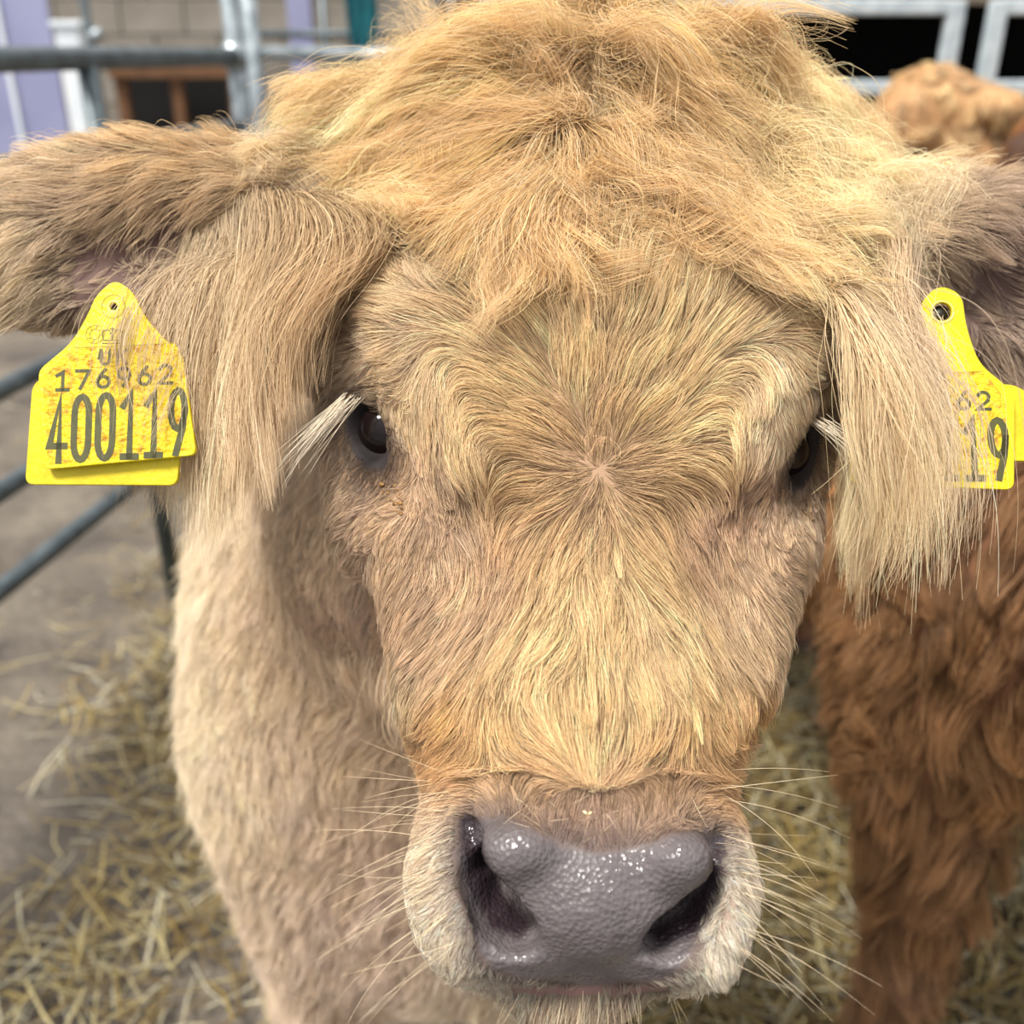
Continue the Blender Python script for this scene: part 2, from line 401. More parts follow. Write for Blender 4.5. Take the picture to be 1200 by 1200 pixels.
#@@EYES
EYEM = mat('eye_dark', lin(20, 14, 14), lin(34, 22, 20), rough=.06, scale=60, spec=.3)
for c, B, tx in EYES:
    n_, m_ = 24, 16; vs, fs = [], []
    r_ = .0160; cen = c-B[2]*.0135
    for i in range(m_+1):
        th = math.pi*i/m_
        for k in range(n_):
            ph = 2*math.pi*k/n_; bulge = 1.0+.06*math.exp(-(th/.5)**2)
            vs.append(cen+r_*bulge*(math.cos(th)*B[2]+math.sin(th)*(math.cos(ph)*B[0]+math.sin(ph)*B[1])))
    for i in range(m_):
        for k in range(n_): fs.append([i*n_+k, i*n_+(k+1) % n_, (i+1)*n_+(k+1) % n_, (i+1)*n_+k])
    mesh('eyeball', vs, fs, EYEM, calf, True)
# ------------------------------------------------------------------ hair engine
def ctrl(pts, sig):                           # smooth interpolation of measured values over the face
    A = np.array(pts, float)
    def f(P):
        px, py, d = project(P); w_ = np.exp(-((px[:, None]-A[:, 0])**2+(py[:, None]-A[:, 1])**2)/(2*sig*sig))+1e-12
        # inverse-distance tail keeps far points stable
        w_ = w_ + 1e-4/(1+((px[:, None]-A[:, 0])**2+(py[:, None]-A[:, 1])**2)/sig**2)**2
        return (w_ @ A[:, 2:])/w_.sum(1, keepdims=True)
    return f
CAMM = np.array([RIGHT, -UP, FWD])            # rows: right, down, away
def sample_roots(V, Q, wq, n):
    a = V[Q[:, 0]]; b = V[Q[:, 1]]; c = V[Q[:, 2]]; d = V[Q[:, 3]]
    ar = (np.linalg.norm(np.cross(b-a, c-a), axis=1)+np.linalg.norm(np.cross(c-a, d-a), axis=1))*wq
    cdf = np.cumsum(ar); i = np.searchsorted(cdf, rng.random(n)*cdf[-1]); i = np.minimum(i, len(Q)-1)
    u, v = rng.random((2, n, 1)); return (a[i]*(1-u)+b[i]*u)*(1-v)+(d[i]*(1-u)+c[i]*u)*v
def grow(R, L, nseg, field, sdf=None, lift=.25, root_lift=.8, stick=.6, gravity=0., wave=0., wfreq=60., wdir=.0, jit=.18, free=False):
    n = len(R); P = np.empty((n, nseg+1, 3)); P[:, 0] = R; q = R.copy()
    d0, N = sdf.sample(R); lf = lift*np.exp(rng.normal(0, .45, n))
    jv = rng.normal(0, jit, (n, 3)); prev = None
    for k in range(1, nseg+1):
        s_ = k/nseg; t = nz(field(q)+jv+(wob(q, wfreq)*wdir if wdir else 0)); t[:, 2] -= gravity*s_
        dd, N2 = sdf.sample(q); N2 = np.where((dd < .03)[:, None], N2, N)
        w1 = (1-min(1, s_*.4)) if not free else np.where(dd < .006, 1., 0.)[:, None]*(np.sum(t*N2, 1, keepdims=True) < 0)
        t = t-N2*(np.sum(t*N2, 1, keepdims=True)*w1)
        t = nz(nz(t)+N2*root_lift*max(0, 1-1.6*s_)*lf[:, None]*2)
        if prev is not None: t = nz(t*.6+prev*.4)
        prev = t; q = q+t*(L/nseg)[:, None]
        h = lf*L*min(1, s_*1.3); dd, N2 = sdf.sample(q)
        push = np.where(dd < h, (h-dd)*.8, (h-dd)*stick); push = np.where(dd > .05, 0, push)
        q = q+N2*np.clip(push, -.004, .006)[:, None]
        P[:, k] = q
    if wave: 
        s_ = np.linspace(0, 1, nseg+1)[None, :, None]; ph = rng.random((n, 1, 3))*6.28; fr = rng.uniform(1.0, 2.6, (n, 1, 3))*6.28
        P = P+np.sin(s_*fr+ph)*wave*L[:, None, None]*s_
    return P
def clump(P, ratio=20, amt=.6, power=1.2, amt_sd=.2):
    n = len(P); m = max(1, n//ratio); lead = rng.permutation(n)[:m]; t = kdtree.KDTree(m)
    for i, l in enumerate(lead): t.insert(P[l, 0], i)
    t.balance(); own = np.array([t.find(p)[1] for p in P[:, 0]])
    s_ = np.linspace(0, 1, P.shape[1])**power; a = np.clip(amt+rng.normal(0, amt_sd, m), 0, .95)[own]
    off = P[:, :1]-P[lead[own]][:, :1]
    tgt = P[lead[own]]
    return P+(tgt-P)*(s_[None, :, None]*a[:, None, None])+off*0, own
def add_hair(name, P, col, m, parent, r0=.00012, tip=.25, root_dark=.62, rj=.25):
    n, k, _ = P.shape; hc = bpy.data.hair_curves.new(name); hc.add_curves([k]*n)
    hc.attributes['position'].data.foreach_set('vector', P.astype(np.float32).ravel())
    s_ = np.linspace(0, 1, k)[None, :]
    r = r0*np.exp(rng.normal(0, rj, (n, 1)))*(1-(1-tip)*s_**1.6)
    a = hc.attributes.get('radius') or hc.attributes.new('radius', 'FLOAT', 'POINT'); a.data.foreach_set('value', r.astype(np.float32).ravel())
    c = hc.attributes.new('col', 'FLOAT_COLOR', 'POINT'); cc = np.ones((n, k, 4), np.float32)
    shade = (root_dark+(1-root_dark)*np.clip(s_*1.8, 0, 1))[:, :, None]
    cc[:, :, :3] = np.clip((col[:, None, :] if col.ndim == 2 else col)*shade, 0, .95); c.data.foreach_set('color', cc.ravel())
    hc.materials.append(m); o = bpy.data.objects.new(name, hc); COL.objects.link(o); o.parent = parent
    o.matrix_parent_inverse = Matrix.Translation(parent.location).inverted(); o['kind'] = 'stuff'
    print(name, n, round(time.time()-T0, 1)); return o
def tint(base, own=None, sd=.10, csd=.08):    # strand and lock variation of a base colour
    base = np.asarray(base)**.72*np.array([[.95, .872, .785]]); n = len(base); v = np.exp(rng.normal(0, sd, (n, 1)))
    if own is not None:
        m = own.max()+1; v = v*np.exp(rng.normal(0, csd, (m, 1)))[own]; warm = rng.normal(0, .06, (m, 1))[own]
    else: warm = rng.normal(0, .05, (n, 1))
    return np.clip(base*v*(1+.6*warm*np.array([[.10, -.02, -.9]])), 0, .93)
HAIR = hair_mat('calf_hair')

# direction in which the coat lies: (x, y, right, down, away)
FD = [(705, 555, 0, .1, 0), (700, 500, -.1, -1, 0), (705, 440, -.05, -1, 0), (650, 500, -.8, -.8, 0), (600, 470, -1, -.55, 0), (560, 400, -1, -.75, 0), (500, 360, -1, -.7, 0), (440, 330, -.9, -.7, .2),
      (610, 400, -.7, -1, 0), (640, 340, -.5, -1, 0), (580, 320, -.6, -1, 0), (480, 440, -.6, -.9, 0), (640, 555, -1, -.1, 0), (600, 520, -1, -.25, 0), (610, 580, -1, .1, 0), (560, 470, -.7, -.6, 0),
      (765, 500, .8, -.7, 0), (760, 555, 1, -.05, 0), (830, 520, 1, -.3, 0), (790, 440, .7, -.9, 0), (860, 430, 1, -.7, 0), (900, 370, 1, -.7, 0), (960, 350, 1, -.6, .1), (780, 360, .4, -1, 0), (820, 300, .6, -1, 0), (840, 560, 1, 0, 0),
      (705, 610, 0, 1, 0), (660, 600, -.7, .7, 0), (750, 600, .7, .6, 0), (640, 650, -.55, .85, 0), (770, 650, .5, .85, 0), (700, 700, 0, 1, 0), (620, 720, -.35, 1, 0), (790, 720, .35, 1, 0), (570, 690, -.35, 1, 0), (835, 690, .3, 1, 0),
      (650, 780, -.1, 1, 0), (750, 780, .1, 1, 0), (580, 800, -.3, 1, 0), (820, 800, .3, 1, 0), (690, 850, 0, 1, 0), (640, 850, .35, 1, 0), (740, 850, -.35, 1, 0), (585, 860, .7, .6, 0), (800, 860, -.7, .6, 0), (690, 890, 0, 1, 0), (630, 895, .9, .3, 0), (755, 895, -.9, .3, 0),
      (540, 880, -.6, .5, 0), (845, 880, .6, .5, 0), (500, 830, -.5, .9, .2), (880, 820, .4, .9, .2),
      (520, 450, .35, .95, 0), (545, 500, .45, 1, 0), (565, 550, .5, 1, 0), (500, 480, .5, .9, 0), (490, 420, .1, 1, 0), (880, 480, -.4, 1, 0), (865, 540, -.4, 1, 0), (900, 430, -.3, 1, 0),
      (585, 605, .2, 1, 0), (590, 650, .1, 1, 0), (842, 600, -.2, 1, 0), (845, 650, -.1, 1, 0), (540, 590, .7, .7, 0), (890, 590, -.7, .7, 0),
      (520, 640, .35, .9, 0), (470, 640, -.35, .9, .1), (450, 700, -.55, .8, .2), (500, 720, -.45, .9, .1), (430, 600, -.5, .8, .3), (455, 780, -.5, .8, .3), (900, 640, .35, .9, .1), (900, 720, .5, .8, .2), (920, 680, .6, .7, .3),
      (400, 450, -.8, .3, .4), (390, 380, -.9, .2, .5), (400, 540, -.6, .8, .4), (975, 420, .8, .3, .4), (970, 500, .8, .5, .4),
      (690, 930, 0, -.6, 0), (600, 930, -.2, -.7, 0), (780, 930, .2, -.7, 0), (690, 975, 0, -1, 0), (540, 930, -.7, -.1, .1), (850, 940, .7, -.1, .1), (500, 960, -1, .2, .2), (880, 980, 1, .2, .2), (500, 1040, -1, .5, .2), (875, 1040, 1, .5, .2),
      (520, 1100, -.6, 1, .2), (850, 1110, .6, 1, .2), (600, 1170, -.2, 1, .3), (700, 1180, 0, 1, .3), (800, 1165, .3, 1, .3), (530, 1000, -1, .3, .1), (480, 900, -.7, .4, .3)]
# colour of the coat: (x, y, r, g, b)
FC = [(705, 555, 190, 158, 122), (600, 400, 228, 202, 160), (500, 330, 226, 204, 172), (800, 400, 230, 204, 160), (900, 420, 230, 208, 172), (650, 470, 222, 192, 146), (780, 500, 230, 202, 152), (620, 560, 224, 192, 144), (460, 400, 222, 200, 168),
      (700, 650, 232, 204, 156), (650, 750, 232, 204, 158), (760, 750, 230, 202, 156), (700, 850, 234, 206, 158), (600, 850, 226, 192, 140), (800, 850, 222, 186, 136), (540, 700, 206, 180, 152), (450, 720, 194, 166, 142), (870, 700, 206, 182, 152), (910, 650, 210, 186, 160),
      (540, 880, 206, 160, 104), (500, 905, 200, 152, 98), (850, 895, 204, 158, 102), (620, 905, 222, 184, 132), (760, 905, 220, 180, 130), (690, 940, 168, 140, 118), (600, 945, 172, 142, 116), (780, 950, 172, 144, 118), (690, 985, 140, 116, 106),
      (500, 980, 232, 216, 192), (500, 1060, 238, 226, 206), (880, 1030, 240, 228, 208), (860, 1100, 240, 230, 210), (540, 1140, 236, 224, 204), (700, 1185, 226, 206, 178), (480, 1000, 228, 210, 184),
      (590, 610, 176, 144, 116), (838, 600, 176, 144, 120), (540, 500, 226, 202, 160), (470, 560, 178, 150, 130), (520, 590, 196, 172, 146), (430, 640, 206, 180, 150), (385, 500, 214, 194, 166), (395, 400, 206, 184, 156), (440, 820, 216, 200, 170), (960, 450, 222, 204, 178), (370, 600, 216, 192, 160)]
fdir_ = ctrl(FD, 26); 
def fdir(q): return nz(fdir_(q)) @ CAMM
FCl = [(a[0], a[1], *lin(*a[2:])) for a in FC]; fcol = ctrl(FCl, 38)

Vd = V.astype(float); QC = Vd[Q].mean(1); nd, qpx, qpy, qd = nose_dist(QC); ed = eye_dist(QC)
_, QN = G.sample(QC); facing = -np.sum(QN*nz(QC-C0), 1)
is_ear = ((qpx < 335) & (qpy < 470) & (qd < .57)) | ((qpx > 1055) & (qpy < 520) & (qd < .60))
is_head = (~is_ear) & (((qd < .68) & (qpy < 760) & (QC[:, 1] < .66)) | (qd < .52)) & (QC[:, 2] > .78)
is_body = (~is_ear) & (~is_head)
vis = np.where(facing > -.15, 1., .22)
# --- short coat of the face
wq = is_head*vis*np.clip(nd/8, 0, 1)*(ed > 1.12)*(1-.6*sstep(60, 10, nd)*0)
wq = wq*np.where((np.abs(qpy-1156-4*np.sin((qpx-560)/230*3.14)) < 4.5) & (qpx > 600) & (qpx < 785) & (qd < .42), .0, 1.)*np.where(qpy < 1200, 1, .3)*(1+3.2*sstep(95, 15, nd)+1.0*(ed < 3))
R_ = sample_roots(Vd, Q, wq, 225000)
nd_, px, py, d_ = nose_dist(R_); e_ = eye_dist(R_)
L = np.full(len(R_), .021); L += .008*sstep(480, 330, py); L *= 1-.35*sstep(330, 420, np.abs(px-690))*(py > 550)
ck = np.clip(sstep(560, 520, px)+sstep(850, 890, px), 0, 1)*sstep(560, 620, py); L *= 1-.4*ck; L *= 1-.5*sstep(880, 940, py); L = np.where(nd_ < 45, .0035+.0075*sstep(0, 45, nd_), L); L = np.where(e_ < 5, np.minimum(L, .0028+.0028*np.clip(e_-1, 0, 4)), L)
L += .008*sstep(1150, 1175, py); L *= np.exp(rng.normal(0, .22, len(L)))
P = grow(R_, L, 6, fdir, G, lift=.13, stick=.5, wdir=.22, wfreq=55, jit=.16)
P, own = clump(P, 16, .55); P, o2 = clump(P, 260, .24, 1.4, .06)
c_ = fcol(R_)*np.where((py < 850) & (px > 440) & (px < 950), 1., 0.)[:, None]*np.array([[1.04, 1., .88]])+fcol(R_)*np.where((py < 850) & (px > 440) & (px < 950), 0., 1.)[:, None]; blend = rng.random((len(R_), 1)) < .16
c_ = tint(c_, own, .13, .13); c_ = np.where(blend, c_*np.array([[.62, .55, .55]]), c_); c_ = np.where(rng.random((len(R_), 1)) < .25, np.minimum(c_*1.12+.03, .9), c_)
nearp = sstep(30, 2, np.where(py > 940, nd_, 99))[:, None]; c_ = c_*(1-.6*nearp)+lin(96, 82, 84)*.6*nearp
e2 = sstep(2.6, 1.2, e_)[:, None]; c_ = c_*(1-.75*e2)+lin(60, 44, 40)*.75*e2
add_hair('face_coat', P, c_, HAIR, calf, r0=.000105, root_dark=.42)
# --- forelock: long tousled locks over the poll
FL = [(705, 40, -.1, -.2, -.4), (600, 40, -1, .15, -.2), (520, 70, -1, .3, -.1), (620, 110, -.9, .35, -.2), (560, 150, -1, .35, -.1), (440, 130, -1, .38, 0), (340, 150, -.8, .8, 0), (300, 150, -.4, 1, .1), (290, 200, -.2, 1, 0), (480, 210, -1, .15, 0), (400, 230, -1, .12, 0), (380, 190, -1, .3, 0), (560, 230, -1, .25, 0), (620, 200, -.8, .5, 0),
      (700, 110, .1, 1, -.3), (690, 170, -.3, 1, -.1), (740, 180, .3, .8, -.2), (650, 250, -.5, .9, 0), (700, 260, .05, 1, 0), (640, 310, -.2, 1, .1), (600, 290, -.7, .7, 0), (700, 330, .1, 1, .1), (760, 260, .3, 1, 0), (780, 330, -.1, 1, .1), (800, 210, .5, 1, -.1), (830, 290, .9, .5, 0),
      (800, 80, .8, .45, -.2), (880, 100, .9, .5, -.1), (850, 170, .7, .8, -.1), (940, 160, .9, .6, 0), (930, 240, .9, .6, 0), (1010, 200, .8, .7, 0), (1040, 260, .7, .8, 0), (1080, 300, .3, 1, 0), (920, 310, 1, .25, 0), (980, 320, 1, .3, 0), (860, 350, .9, .5, 0), (1000, 380, .6, .9, 0)]
fl_ = ctrl(FL, 38); fl = lambda q: nz(fl_(q)) @ CAMM
FLC = ctrl([(a[0], a[1], *lin(*a[2:])) for a in [(600, 60, 244, 214, 156), (450, 130, 240, 212, 158), (340, 180, 242, 220, 174), (560, 180, 236, 200, 138), (690, 170, 214, 172, 112), (760, 90, 236, 200, 138), (720, 120, 206, 166, 110), (650, 240, 232, 196, 136), (700, 290, 218, 180, 126),
     (850, 130, 244, 218, 164), (950, 180, 244, 222, 176), (1040, 250, 244, 226, 188), (850, 260, 236, 204, 146), (940, 320, 240, 220, 178), (480, 230, 232, 206, 158), (400, 220, 226, 202, 160), (640, 330, 220, 190, 146), (780, 320, 226, 196, 146)]], 60)
low = np.interp(qpx, [300, 400, 480, 560, 640, 700, 760, 820, 880, 1000, 1080], [235, 215, 225, 250, 275, 268, 275, 268, 300, 322, 330])
wq = ((qpy < low) & (qd < .75) & (QC[:, 2] > .95) & (~is_ear | (qpx > 335) & (qpx < 1085)))*np.where(facing > -.4, 1., .35)*(qpx > 318)*(qpx < 1072)*(QC[:, 1] < .72)
R_ = sample_roots(Vd, Q, wq, 64000); px, py, d_ = project(R_)
L = rng.uniform(.055, .105, len(R_)); L = np.where(rng.random(len(R_)) < .3, L*.55, L)
edge = sstep(60, 0, np.interp(px, [300, 400, 480, 560, 640, 700, 760, 820, 880, 1000, 1080], [235, 215, 225, 250, 275, 268, 275, 268, 300, 322, 330])-py)
L *= 1-.25*edge; L *= 1+.4*sstep(620, 480, px)+.15*sstep(800, 950, px); L *= 1-.6*sstep(430, 335, px); L *= 1-.55*sstep(980, 1060, px)
P = grow(R_, L, 13, fl, G, lift=.13, stick=.02, wdir=.85, wfreq=44, jit=.16, gravity=.42, root_lift=1.2, free=True)
P, own = clump(P, 60, .66, .8, .16); P, o2 = clump(P, 500, .36, 1.2, .08)
s_ = np.linspace(0, 1, 14)[None, :, None]; nlock = own.max()+1                           # each lock has its own lazy curl
ph, fr, am = rng.random((nlock, 1, 3))*6.28, rng.uniform(4, 15, (nlock, 1, 3)), rng.uniform(.001, .0085, (nlock, 1, 1))
P = P+(np.sin(s_*fr+ph)*am)[own]*s_**.8+rng.normal(0, 1, P.shape)*.00025*s_
fz = rng.random(len(P)) < .20                                                            # loose flyaway hairs
P[fz] += (nz(rng.normal(0, 1, (fz.sum(), 1, 3)))*rng.uniform(.004, .014, (fz.sum(), 1, 1))*s_**1.5)
c_ = tint(FLC(R_), own, .12, .16); dk = rng.random((len(R_), 1)) < .08; c_ = np.where(dk, c_*np.array([[.6, .52, .45]]), c_); c_ = np.where(rng.random((len(R_), 1)) < .25, c_*.6+.4*np.array([[.9, .79, .58]]), c_)
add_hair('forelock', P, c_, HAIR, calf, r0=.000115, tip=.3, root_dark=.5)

# --- ears: short coat, then the long fringe that hangs from their inner edge
FE = [(360, 250, -.4, .9, 0), (300, 210, -1, .3, 0), (250, 180, -1, -.15, .1), (180, 160, -1, -.1, .1), (90, 175, -1, .1, .1), (10, 210, -1, .35, .1), (-60, 260, -.9, .5, 0), (300, 260, -.6, .9, 0), (220, 230, -1, .35, 0), (130, 220, -1, .3, 0), (40, 250, -1, .5, 0),
      (240, 300, -.3, 1, -.1), (210, 330, -.15, 1, -.1), (195, 290, -.15, 1, 0), (168, 285, .1, 1, 0), (150, 270, -.5, .7, 0), (90, 300, -1, .3, 0), (20, 310, -.8, .7, 0), (200, 360, -.2, 1, -.1), (130, 350, -1, .25, 0), (110, 400, -1, .5, .2), (60, 370, -1, .35, .1), (0, 350, -.8, .6, 0), (300, 340, -.2, 1, 0), (250, 400, -.2, 1, 0), (300, 500, 0, 1, 0), (350, 350, .05, 1, 0), (220, 500, -.05, 1, 0), (360, 500, .05, 1, 0),
      (1040, 290, .12, 1, 0), (980, 300, -.1, 1, 0), (1100, 240, 1, -.1, .1), (1160, 210, 1, -.3, .1), (1230, 200, 1, 0, 0), (1150, 270, 1, .4, 0), (1200, 300, .9, .6, 0), (1100, 320, .35, 1, -.1), (1160, 360, .8, .7, 0), (1180, 420, .8, .8, 0), (1250, 380, .8, .6, 0), (1020, 330, .0, 1, 0), (1060, 380, .02, 1, 0), (1000, 400, -.10, 1, 0), (1060, 500, .06, 1, 0), (1120, 500, .05, 1, 0), (990, 560, .0, 1, 0)]
fe_ = ctrl(FE, 42); fe = lambda q: nz(fe_(q)) @ CAMM
FEC = ctrl([(a[0], a[1], *lin(*a[2:])) for a in [(180, 165, 214, 178, 128), (80, 190, 212, 182, 144), (240, 200, 208, 172, 126), (120, 240, 196, 164, 134), (220, 270, 160, 132, 112), (60, 260, 202, 176, 146), (0, 290, 226, 206, 172), (40, 340, 214, 190, 152), (90, 370, 186, 160, 136), (150, 330, 188, 158, 130),
      (240, 340, 210, 184, 150), (200, 330, 216, 194, 160), (330, 300, 196, 162, 122), (300, 420, 208, 176, 140), (350, 460, 212, 180, 142), (250, 500, 224, 202, 170), (1100, 230, 186, 158, 130), (1180, 210, 188, 160, 134), (1150, 260, 158, 130, 114), (1180, 300, 150, 124, 112), (1060, 250, 206, 176, 138), (1150, 400, 164, 138, 122), (1190, 430, 182, 158, 138), (1040, 340, 204, 176, 144), (1020, 500, 222, 192, 150), (1100, 520, 230, 206, 166)]], 45)  # darker inner-ear entries put the hollow's shade into the hair colour
wq = is_ear*np.where(facing > -.3, 1., .5)
wq = wq*np.where((qpx > 92) & (qpx < 150) & (qpy > 285) & (qpy < 350), .12, 1.)
for hp in ([(150, 250), (230, 232), (275, 262), (262, 300), (200, 300), (150, 290)], [(195, 320), (245, 315), (235, 372), (200, 385)], [(1130, 290), (1260, 280), (1270, 350), (1140, 345)]):
    wq = wq*np.where((polydist(qpx, qpy, hp) < 0) & (qd < .6), .22, 1.)
R_ = sample_roots(Vd, Q, wq, 42000); px, py, d_ = project(R_); L = rng.uniform(.014, .034, len(R_))*np.where(d_ < .50, 1., .8); L *= 1-.7*(np.hypot((px-132)/60, (py-325)/72) < 1); L *= 1-.6*(np.hypot((px-1135)/50, (py-350)/60) < 1)
P = grow(R_, L, 7, fe, G, lift=.28, stick=.15, wdir=.3, wfreq=50, jit=.2, gravity=.15)
P, own = clump(P, 22, .55); P, o2 = clump(P, 200, .3)
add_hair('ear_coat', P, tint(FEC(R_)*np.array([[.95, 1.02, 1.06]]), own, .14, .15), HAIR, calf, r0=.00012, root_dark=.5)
ff_ = ctrl([(200, 300, -.10, 1, 0), (240, 320, -.26, 1, 0), (250, 260, -.30, 1, 0), (300, 240, -.25, 1, 0), (380, 300, 0, 1, 0), (210, 500, -.02, 1, 0), (350, 500, .03, 1, 0), (960, 350, -.12, 1, 0), (1060, 300, .0, 1, 0), (1110, 300, .10, 1, 0), (1000, 550, -.05, 1, 0), (1130, 550, .04, 1, 0)], 60); ff = lambda q: nz(ff_(q)) @ CAMM
def fringe(name, poly, n, Llo, Lhi, cmix, wv=.5, fw=.0):
    w_ = (polydist(qpx, qpy, poly) < 0)*(facing > -.1)*(qd < .62)*(QC[:, 1] < .68)
    R_ = sample_roots(Vd, Q, w_.astype(float), n); L = rng.uniform(Llo, Lhi, n)
    P = grow(R_, L, 12, ff, G, lift=.14, stick=.0, wdir=wv, wfreq=30, jit=.10, gravity=.8, root_lift=2.6, free=True)
    P, own = clump(P, 45, .55, 1.0, .25); s_ = np.linspace(0, 1, 13)[None, :, None]; nl = own.max()+1
    P = P+(np.sin(s_*rng.uniform(3, 8, (nl, 1, 3))+rng.random((nl, 1, 3))*6.28)*rng.uniform(.0005, .0060, (nl, 1, 1)))[own]*s_
    P += nz(rng.normal(0, 1, (n, 1, 3)))*np.abs(rng.normal(0, .004, (n, 1, 1)))*s_**2
    P += (C0-P)*(fw/.48*s_*(1.3-.5*s_))
    c_ = tint(FEC(P[:, 6])*np.array([[.96, 1.03, 1.02]]), own, .13, .15)
    return add_hair(name, P, c_*cmix, HAIR, calf, r0=.000125, tip=.3, root_dark=.6)
fringe('ear_fringe', [(226, 262), (300, 215), (385, 225), (385, 300), (330, 345), (250, 345), (228, 312)], 16000, .045, .145, 1.05, .6, .034)
fringe('ear_fringe', [(945, 330), (985, 262), (1040, 258), (1078, 280), (1078, 330), (1040, 370), (975, 390)], 8000, .030, .170, 1.14, .6, .042)

# --- body coat, softer and out of focus
FB = ctrl([(a[0], a[1], *lin(*a[2:])) for a in [(200, 700, 236, 222, 192), (260, 620, 236, 218, 186), (220, 850, 236, 220, 188), (330, 640, 222, 190, 152), (370, 700, 214, 176, 138), (300, 750, 226, 200, 164), (380, 560, 216, 184, 150), (330, 850, 228, 202, 168), (420, 850, 224, 192, 154), (400, 960, 216, 184, 156), (300, 950, 232, 210, 178), (300, 1100, 226, 202, 176), (420, 1100, 204, 176, 156), (360, 1180, 218, 192, 166), (560, 1190, 226, 204, 176)]], 55)
cur = lambda q: nz(np.array([[-.25, -.25, -.9]])+.0*q)
wq = is_body*np.where(facing > -.2, 1., .3)*np.where(QC[:, 1] < 1.0, 1., .45)*(QC[:, 2] > .10)
wq = wq*np.where(QC[:, 1] < .78, 2.6, 1.)
R_ = sample_roots(Vd, Q, wq, 95000); L = rng.uniform(.018, .034, len(R_))
P = grow(R_, L, 5, cur, G, lift=.24, stick=.2, wdir=.45, wfreq=22, jit=.25)
P, own = clump(P, 20, .4)
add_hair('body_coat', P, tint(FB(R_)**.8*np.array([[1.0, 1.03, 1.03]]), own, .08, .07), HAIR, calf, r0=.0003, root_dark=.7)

# --- whiskers and lashes
def bristles(name, roots, dirs, L, col, r0, nseg=9, droop=.35, bend=.25, parent=calf):
    n = len(roots); P = np.empty((n, nseg+1, 3)); P[:, 0] = roots; b = rng.normal(0, bend, (n, 3)); d = nz(dirs)
    for k in range(1, nseg+1):
        s_ = k/nseg; P[:, k] = P[:, k-1]+nz(d+b*s_+np.array([0, 0, -droop])*s_)*(L/nseg)[:, None]
    return add_hair(name, P, col, HAIR, parent, r0=r0, tip=.25, root_dark=.9, rj=.15)
def surface(px, py, d0=.30, d1=.60):          # march the sight line to the skin
    px = np.asarray(px, float); py = np.asarray(py, float); d = np.full(len(px), d0); out = np.full(len(px), np.nan)
    for _ in range(220):
        P = C0+RIGHT*((px-600)/F*d)[:, None]+UP*((600-py)/F*d)[:, None]+FWD*d[:, None]
        v = G.sample(P, False); out = np.where(np.isnan(out) & (v < 0), d, out); d = d+(d1-d0)/220
    return out
def on_skin(px, py):
    d = surface(px, py); ok = ~np.isnan(d); px = np.asarray(px, float)[ok]; py = np.asarray(py, float)[ok]; d = d[ok]
    return C0+RIGHT*((px-600)/F*d)[:, None]+UP*((600-py)/F*d)[:, None]+FWD*d[:, None]
pl = on_skin(rng.uniform(488, 545, 48), rng.uniform(900, 1105, 48)); pr = on_skin(rng.uniform(832, 872, 48), rng.uniform(900, 1115, 48)); pc = on_skin(rng.uniform(560, 830, 70), rng.uniform(1160, 1178, 70)); pt = on_skin(rng.uniform(590, 810, 26), rng.uniform(925, 985, 26))
wp = np.concatenate([pl, pr, pc, pt]); x_, y_, _ = project(wp)
sd = np.concatenate([np.full(len(pl), -1.), np.full(len(pr), 1.), (x_[len(pl)+len(pr):len(pl)+len(pr)+len(pc)]-695)/140, rng.normal(0, .7, len(pt))])
dn = np.concatenate([np.interp(y_[:len(pl)+len(pr)], [900, 1000, 1110], [-.25, .15, .75]), np.full(len(pc), 1.6), rng.uniform(-.9, .9, len(pt))])+rng.normal(0, .2, len(wp))
wd = sd[:, None]*RIGHT-dn[:, None]*UP*.8-FWD*rng.uniform(.1, .6, (len(wp), 1))
Lw = np.concatenate([rng.uniform(.02, .055, len(pl)), rng.uniform(.02, .055, len(pr)), rng.uniform(.010, .022, len(pc)), rng.uniform(.006, .016, len(pt))])
bristles('whiskers', wp, wd, Lw, tint(np.tile(lin(244, 224, 186), (len(wp), 1))), .00009)
for (a, b, n) in (((408, 466, .448), (318, 552, .425), 46), ((962, 492, .452), (1044, 552, .432), 40)):
    A = at(*a); D = at(*b)-A; ln = np.linalg.norm(D)
    rt = A+rng.normal(0, .0011, (n, 3))+RIGHT*rng.uniform(-.004, .008, (n, 1))*(1 if a[0] < 600 else -1)*.8
    bristles('eyelashes', rt, nz(D)+rng.normal(0, .10, (n, 3)), ln*rng.uniform(.45, 1.1, n), tint(np.tile(lin(240, 230, 208), (n, 1))), .0001, droop=.12, bend=.12)
# ------------------------------------------------------------------ ear tags
YEL = mat('tag_yellow', lin(206, 182, 8), lin(220, 198, 16), rough=.42, scale=120, bump=.25, bscale=420, spec=.4)
YELD = mat('tag_yellow_soiled', lin(168, 116, 12), lin(214, 186, 20), rough=.5, scale=240, bump=.5, bscale=520, spec=.35, lo=.3, hi=.52)
YELB = mat('tag_yellow_back', lin(188, 168, 10), lin(204, 184, 18), rough=.45, scale=60, bump=.15, bscale=300, spec=.4)
INK = mat('tag_ink', lin(58, 58, 22), lin(72, 70, 28), rough=.6, scale=300)
INKL = mat('tag_thin_ink', lin(150, 132, 24), rough=.6)
PIN = mat('tag_pin', lin(30, 26, 16), rough=.5); RIM = mat('tag_rim', lin(240, 226, 110), rough=.4)
def arc(cx, cy, rx, ry, a0, a1, n=10): return [(cx+rx*math.cos(math.radians(a0+(a1-a0)*i/n)), cy+ry*math.sin(math.radians(a0+(a1-a0)*i/n))) for i in range(n+1)]
